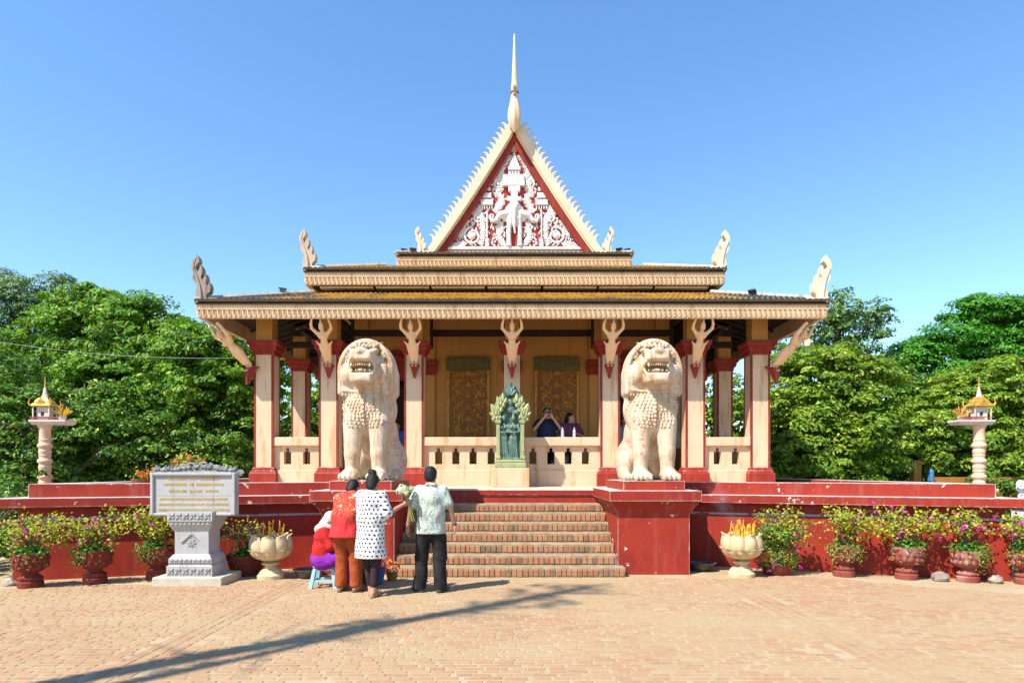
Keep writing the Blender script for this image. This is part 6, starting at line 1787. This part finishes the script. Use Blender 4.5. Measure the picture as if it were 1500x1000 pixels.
LM['whitep'] = m_leaf('petal_white', (.72,.74,.62), (.66,.7,.5), (.6,.68,.3), .3, 8, .12)
up = Vector((-.10,.0,1)).normalized()
for k in range(8):
    a = q.uniform(0,6.28); u = math.sqrt(q.random())*.085; hd_ = up*(.15+q.uniform(-.03,.04))+Vector((u*math.cos(a)-.03,u*math.sin(a),0))
    lo_ = -up*.27+Vector((q.uniform(.02,.07),q.uniform(-.02,.02),0))
    m = MB(); m.tube([lo_, Vector((q.uniform(-.012,.012),q.uniform(-.012,.012),0)), hd_], .006, 5); st = m.build('stem', MT['stem'], bq, True, world=False)
    n = 26; d = g.normal(size=(n,3)); d /= np.linalg.norm(d,axis=1,keepdims=True); C = np.array(hd_)+d*np.array([.038,.038,.042])
    link('blossom', leaves_mesh('blossom', C, d+np.array([0,0,.1]), g.uniform(.05,.065,n), asp=.75, seed=k), LM['whitep'], bq)
m = MB(); m.lathe([(.03,-.02),(.05,.05),(.10,.14),(.105,.15),(.10,.145),(.045,.05)],12,(-.02,0,0)); 

# ---- woman in red blouse, bending ---------------------------------------------------------
r = root('person', (-2.28,8.86,GZ), 'person in red floral blouse and rust trousers, bending towards the seated seller', 'person')
J = pose(anL=(-.13,.03,.085), anR=(.10,.02,.085), toL=(-.17,-.12,.03), toR=(.12,-.13,.03), knL=(-.12,-.0,.46), knR=(.10,-.02,.46), hiL=(-.085,.05,.86), hiR=(.085,.05,.86), pel=(0,.06,.91), wai=(.0,.02,1.05), che=(.01,-.07,1.20), nek=(.02,-.15,1.33), hed=(.02,-.235,1.425), shL=(-.15,-.11,1.29), shR=(.17,-.11,1.29),
         elL=(-.20,-.20,1.05), wrL=(-.10,-.38,.95), elR=(.23,-.20,1.05), wrR=(.14,-.36,.93))
hr = (R(38),0,R(-6))
body_obj(r, J, hr, MT['skin'], [(J['wrL'],V3(.2,-.8,-.3),V3(.4,0,-1),1,.8),(J['wrR'],V3(-.2,-.8,-.3),V3(-.4,0,-1),-1,.8)], stout=1.05)
hairobj(r, J, hr)
s = shirt_sdf(J, 1.45, .028, .74, 1.1, .035, .075)
sdf_obj('blouse', s, .0115, m_print('red_floral_cotton', (.52,.02,.02), (.62,.13,.02), 30, .52, (.55,.50,.28), .95), r, wr=clip(folds(.006,24,9,7), [((0,0,.76),(0,0,-1))]))
s = trouser_sdf(J, .03, 1.0, 1.05, .085); sdf_obj('trousers', s, .0115, fabric('rust_cloth',(.34,.075,.02),(.28,.055,.016)), r, wr=clip(folds(.007,22,8,8),[((0,0,.07),(0,0,-1)),((0,0,.80),(0,0,1))]))
for S_i in 'LR': shoe(r, J, S_i, simple('brown_leather',(.16,.09,.05),(.12,.07,.04),12,.6), 'sandal')
m = MB(); m.tube([(.16,-.10,1.37),(.08,.06,1.30),(-.06,.12,1.16),(-.19,.10,1.00),(-.20,-.02,.98)],.009,6); m.build('bag_strap', fabric('strap_cloth',(.30,.12,.12)), r, True, world=False)
place(r, (-2.24,8.86,GZ), math.pi-R(8), .98)

# ---- seated seller on plastic stool ---------------------------------------------------------
sx_, sy_ = -2.64, 9.2
stl = root('plastic_stool', (sx_,sy_,0), 'light blue plastic stool under the seated person in purple trousers', 'stool')
MT['plast'] = simple('pale_blue_plastic', (.30,.52,.56), (.27,.48,.52), 5, .4, spec=.5)
m = MB(); m.bbox(-.15,.15,-.13,.13,.285,.315,.012); m.build('seat', MT['plast'], stl, world=False)
m = MB(); holed(m, -.14,.14,.25,.285,-.12,.12,[]); m.build('apron', MT['plast'], stl, world=False)
for (a,b) in ((-1,-1),(1,-1),(-1,1),(1,1)):
    m = MB(); x0, y0 = a*.128, b*.108; x1, y1 = a*.175, b*.15
    m.add([(x0-.022,y0-.02,.27),(x0+.022,y0-.02,.27),(x0+.022,y0+.02,.27),(x0-.022,y0+.02,.27),(x1-.026,y1-.022,.0),(x1+.026,y1-.022,.0),(x1+.026,y1+.022,.0),(x1-.026,y1+.022,.0)],[(0,1,2,3),(7,6,5,4),(0,4,5,1),(1,5,6,2),(2,6,7,3),(3,7,4,0)])
    m.build('leg', MT['plast'], stl, world=False)
for (x0,x1,y0,y1) in ((-.15,.15,-.14,-.125),(-.15,.15,.125,.14),(-.165,-.15,-.12,.12),(.15,.165,-.12,.12)): 
    m = MB(); m.box(x0,x1,y0,y1,.09,.12); m.build('stretcher', MT['plast'], stl, world=False)
r = root('person', (sx_,sy_,0), 'person seated on a stool in white headscarf, red top and purple trousers', 'person')
J = pose(pel=(0,.03,.42), wai=(0,.0,.56), che=(0,-.03,.74), nek=(0,-.06,.88), hed=(0,-.11,.985), shL=(-.15,-.05,.84), shR=(.15,-.05,.84), hiL=(-.09,.0,.40), hiR=(.09,.0,.40), knL=(-.15,-.36,.47), knR=(.15,-.34,.46), anL=(-.13,-.36,.085), anR=(.12,-.30,.085), toL=(-.14,-.52,.03), toR=(.13,-.46,.03),
         elL=(-.20,-.18,.62), wrL=(-.10,-.40,.60), elR=(.20,-.18,.60), wrR=(.10,-.38,.57))
hr = (R(22),0,0)
body_obj(r, J, hr, MT['skin'], [(J['wrL'],V3(.3,-.9,0),V3(0,0,-1),1,.8),(J['wrR'],V3(-.3,-.9,0),V3(0,0,-1),-1,.8)], stout=1.1)
s = shirt_sdf(J, 1.55, .018, .47, 1.12, .0, .06); sdf_obj('top', s, .0115, fabric('red_knit',(.46,.022,.02),(.38,.02,.02)), r, wr=clip(folds(.004,28,14,3), [((0,0,.46),(0,0,-1))]))
s = trouser_sdf(J, .03, .9, 1.25, .07); sdf_obj('trousers', s, .0115, fabric('purple_satin',(.24,.025,.33),(.18,.02,.27)), r, wr=folds(.005,24,18,6))
s = SDF(); s.cone((0,.0,.50),(0,.02,.47),.155,.16,.03); sdf_obj('waist_cloth', s, .012, fabric('grey_violet_cloth',(.30,.27,.38)), r, wr=clip(folds(.003,30,20,2),[((0,0,.45),(0,0,-1)),((0,0,.53),(0,0,1))]))
for S_i in 'LR': shoe(r, J, S_i, simple('pink_rubber',(.45,.15,.12),(.4,.12,.1),12,.6), 'sandal')
s = SDF(); M = rotm(*hr); c = J['hed']; q_ = lambda x,y_,z: c+M@V3(x,y_,z)
s.ell(q_(0,.035,.03), (.098,.105,.10), .03, rot=hr); s.ell(q_(0,.075,-.06), (.09,.07,.09), .04, rot=hr); s.box(q_(0,-.14,-.03), (.07,.12,.10), .03, .03, 's', rot=hr)
s.chain([q_(0,.09,-.10), (0,.07,.84), (.04,.11,.72), (.05,.13,.56)], [.085,.075,.06,.05], .04); s.chain([(-.10,-.12,.90),(-.13,.0,.90),(-.04,.09,.86),(.10,.02,.90),(.12,-.10,.88)],[.04,.045,.05,.045,.04],.04)
sdf_obj('headscarf', s, .011, m_print('white_checked_scarf',(.58,.56,.48),(.42,.42,.36),30,.55), r, wr=folds(.005,40,22,9))
place(r, (sx_,sy_,0), R(78), .96)

# ---- baskets and buckets near the seller ----------------------------------------------------
def bucket(x, y_, s_, mat, label, nm='bucket', fl=None, nfl=0, seed=1):
    rr = root(nm, (x,y_,0), label, nm.replace('_',' ')); m = MB(); m.lathe([(.10*s_,0),(.11*s_,.01),(.15*s_,.24*s_),(.16*s_,.25*s_),(.145*s_,.25*s_),(.10*s_,.03)],20); m.build('shell', mat, rr, 35, world=False)
    m = MB(); m.tube([(.15*s_*math.cos(a),0,.25*s_+.13*s_*math.sin(a)) for a in [math.pi*i/10 for i in range(11)]],.005,5); m.build('handle', MT['steel'], rr, world=False)
    if fl:
        g = np.random.default_rng(seed); C = np.stack([g.normal(0,.07,nfl),g.normal(0,.06,nfl),.27*s_+np.abs(g.normal(.05,.07,nfl))],1)
        link('flowers' if False else 'bunch', leaves_mesh('bunch', C, g.normal(size=(nfl,3))+np.array([0,-.4,.6]), g.uniform(.04,.08,nfl), asp=.5, seed=seed), fl, rr, kind='stuff')
bucket(-1.98,9.42,.95,simple('blue_bucket_plastic',(.04,.13,.36),(.03,.1,.3),5,.4),'blue plastic bucket holding flowers beside the bottom brick step',fl=LM['pink'],nfl=60,seed=3)
bucket(-2.22,9.45,.8,simple('green_bucket_plastic',(.05,.16,.05),(.04,.13,.04),5,.4),'green plastic bucket with leafy bundles behind the standing buyers',fl=LM['succ'],nfl=110,seed=4)
bucket(-1.80,9.72,.6,simple('cane_basket',(.35,.19,.07),(.25,.13,.05),20,.8,.5,60),'small cane basket of incense and blossoms against the brick step',nm='basket',fl=LM['orange'],nfl=60,seed=5)

# ---- visitors behind the balustrade ----------------------------------------------------------
def visitor(x, y_, rz, label, J, hr, shirtm, trm, hands, skin, hgt=1.0, hairkw={}, sleeve=.75):
    r = root('person', (x,y_,FZ), label, 'person'); body_obj(r, J, hr, skin, hands, stout=1.05); hairobj(r, J, hr, **hairkw)
    s = shirt_sdf(J, sleeve, .016, .82, 1.08, .02, .075); sdf_obj('shirt', s, .013, shirtm, r, wr=clip(folds(.003,28,12,3), [((0,0,.80),(0,0,-1))]))
    s = trouser_sdf(J, .02, 1.0, 1.05, .075); sdf_obj('trousers', s, .014, trm, r, wr=clip(None,[((0,0,.05),(0,0,-1)),((0,0,.86),(0,0,1))]))
    for S_i in 'LR': shoe(r, J, S_i, MT['black'], 'shoe')
    r.rotation_euler = (0,0,rz); r.scale = (hgt,)*3; return r
J = pose(elL=(-.29,-.16,1.22), wrL=(-.09,-.27,1.47), elR=(.29,-.16,1.22), wrR=(.09,-.27,1.46))
dk = fabric('dark_jeans',(.03,.035,.05))
vm = visitor(.80,15.0,R(6),'person in dark navy t shirt lifting a camera to the face behind the balustrade',J,(R(2),0,0),fabric('navy_cotton',(.018,.025,.06),(.025,.035,.075)),dk,[(J['wrL'],V3(.5,-.15,.7),V3(.6,-.6,0),1,1.0),(J['wrR'],V3(-.5,-.15,.7),V3(-.6,-.6,0),-1,1.0)],MT['skinl'],1.06,dict(short=True))
s = MB(); s.bbox(-.055,.055,-.175,-.145,1.535,1.605,.008); 
cmr = root('camera', (.80,15.0,FZ), 'small black camera held before the eyes of the navy shirt person', 'camera'); cmr.rotation_euler = (0,0,R(6)); cmr.scale = (1.06,)*3
m = MB(); m.bbox(-.055,.055,-.185,-.145,1.49,1.555,.008); m.build('camera_body', MT['black'], cmr, world=False)
m = MB(); m.tube([(0,-.18,1.52),(0,-.235,1.52)],.026,12); m.build('lens', MT['black'], cmr, True, world=False)
m = MB()
for sx in (-1,1): m.bbox(sx*.034-.027,sx*.034+.027,-.132,-.118,1.575,1.615,.01)
m.tube([(-.08,-.02,1.60),(-.06,-.12,1.60),(.06,-.12,1.60),(.08,-.02,1.60)],.004,4)
m.build('sunglasses', MT['black'], vm, world=False)
J = pose(hed=(.0,-.03,1.56), elL=(-.26,-.02,1.14), wrL=(-.24,-.22,1.10), elR=(.27,-.10,1.14), wrR=(.06,-.26,1.18))
vw = visitor(1.34,14.98,R(20),'person in maroon t shirt looking sideways behind the balustrade, near water bottles',J,(R(4),0,R(48)),m_print('maroon_cotton',(.10,.018,.05),(.13,.03,.07),20,.5),dk,[(J['wrL'],V3(.1,-.8,-.4),V3(.2,0,-1),1,.6),(J['wrR'],V3(-.9,-.1,.1),V3(0,-.2,-1),-1,.7)],MT['skin'],1.0,dict(long_=True))
J = pose()
visitor(2.77,15.9,R(10),'person in grey shirt mostly hidden between column and the red stained lion',J,(0,0,0),fabric('grey_cotton',(.26,.27,.28),(.22,.23,.24)),dk,[(J['wrL'],V3(0,-.05,-1),V3(1,0,0),1,.5),(J['wrR'],V3(0,-.05,-1),V3(-1,0,0),-1,.5)],MT['skin'],1.0,dict(short=True))
visitor(-2.85,16.1,R(-5),'person in blue shirt mostly hidden between column and the purple stained lion',J,(0,0,0),fabric('blue_cotton',(.05,.13,.42),(.04,.1,.36)),dk,[(J['wrL'],V3(0,-.05,-1),V3(1,0,0),1,.5),(J['wrR'],V3(0,-.05,-1),V3(-1,0,0),-1,.5)],MT['skin'],.92,dict(short=True))
# water bottles on the rail
def m_bottle():
    m, t, b = nmat('clear_bottle'); b.inputs['Base Color'].default_value = (.75,.85,.95,1); b.inputs['Roughness'].default_value = .1; b.inputs['Transmission Weight'].default_value = .55; b.inputs['IOR'].default_value = 1.3; return m
MT['bottle'] = m_bottle(); MT['capw'] = simple('bottle_cap',(.5,.6,.75),(.45,.55,.7),5,.4)
for x, lb in ((1.12,'clear water bottle on the balustrade rail between the two visitors'),(1.38,'clear water bottle on the balustrade rail in front of the maroon shirt')):
    rr = root('water_bottle', (x,14.36,2.39), lb, 'bottle', 'water bottles on the rail')
    m = MB(); m.lathe([(.03,0),(.034,.01),(.034,.06),(.031,.07),(.034,.08),(.034,.13),(.03,.155),(.014,.185),(.013,.20)],14); m.build('bottle_body', MT['bottle'], rr, 35, world=False)
    m = MB(); m.lathe([(.016,.197),(.016,.218)],10); m.build('cap', MT['capw'], rr, world=False)
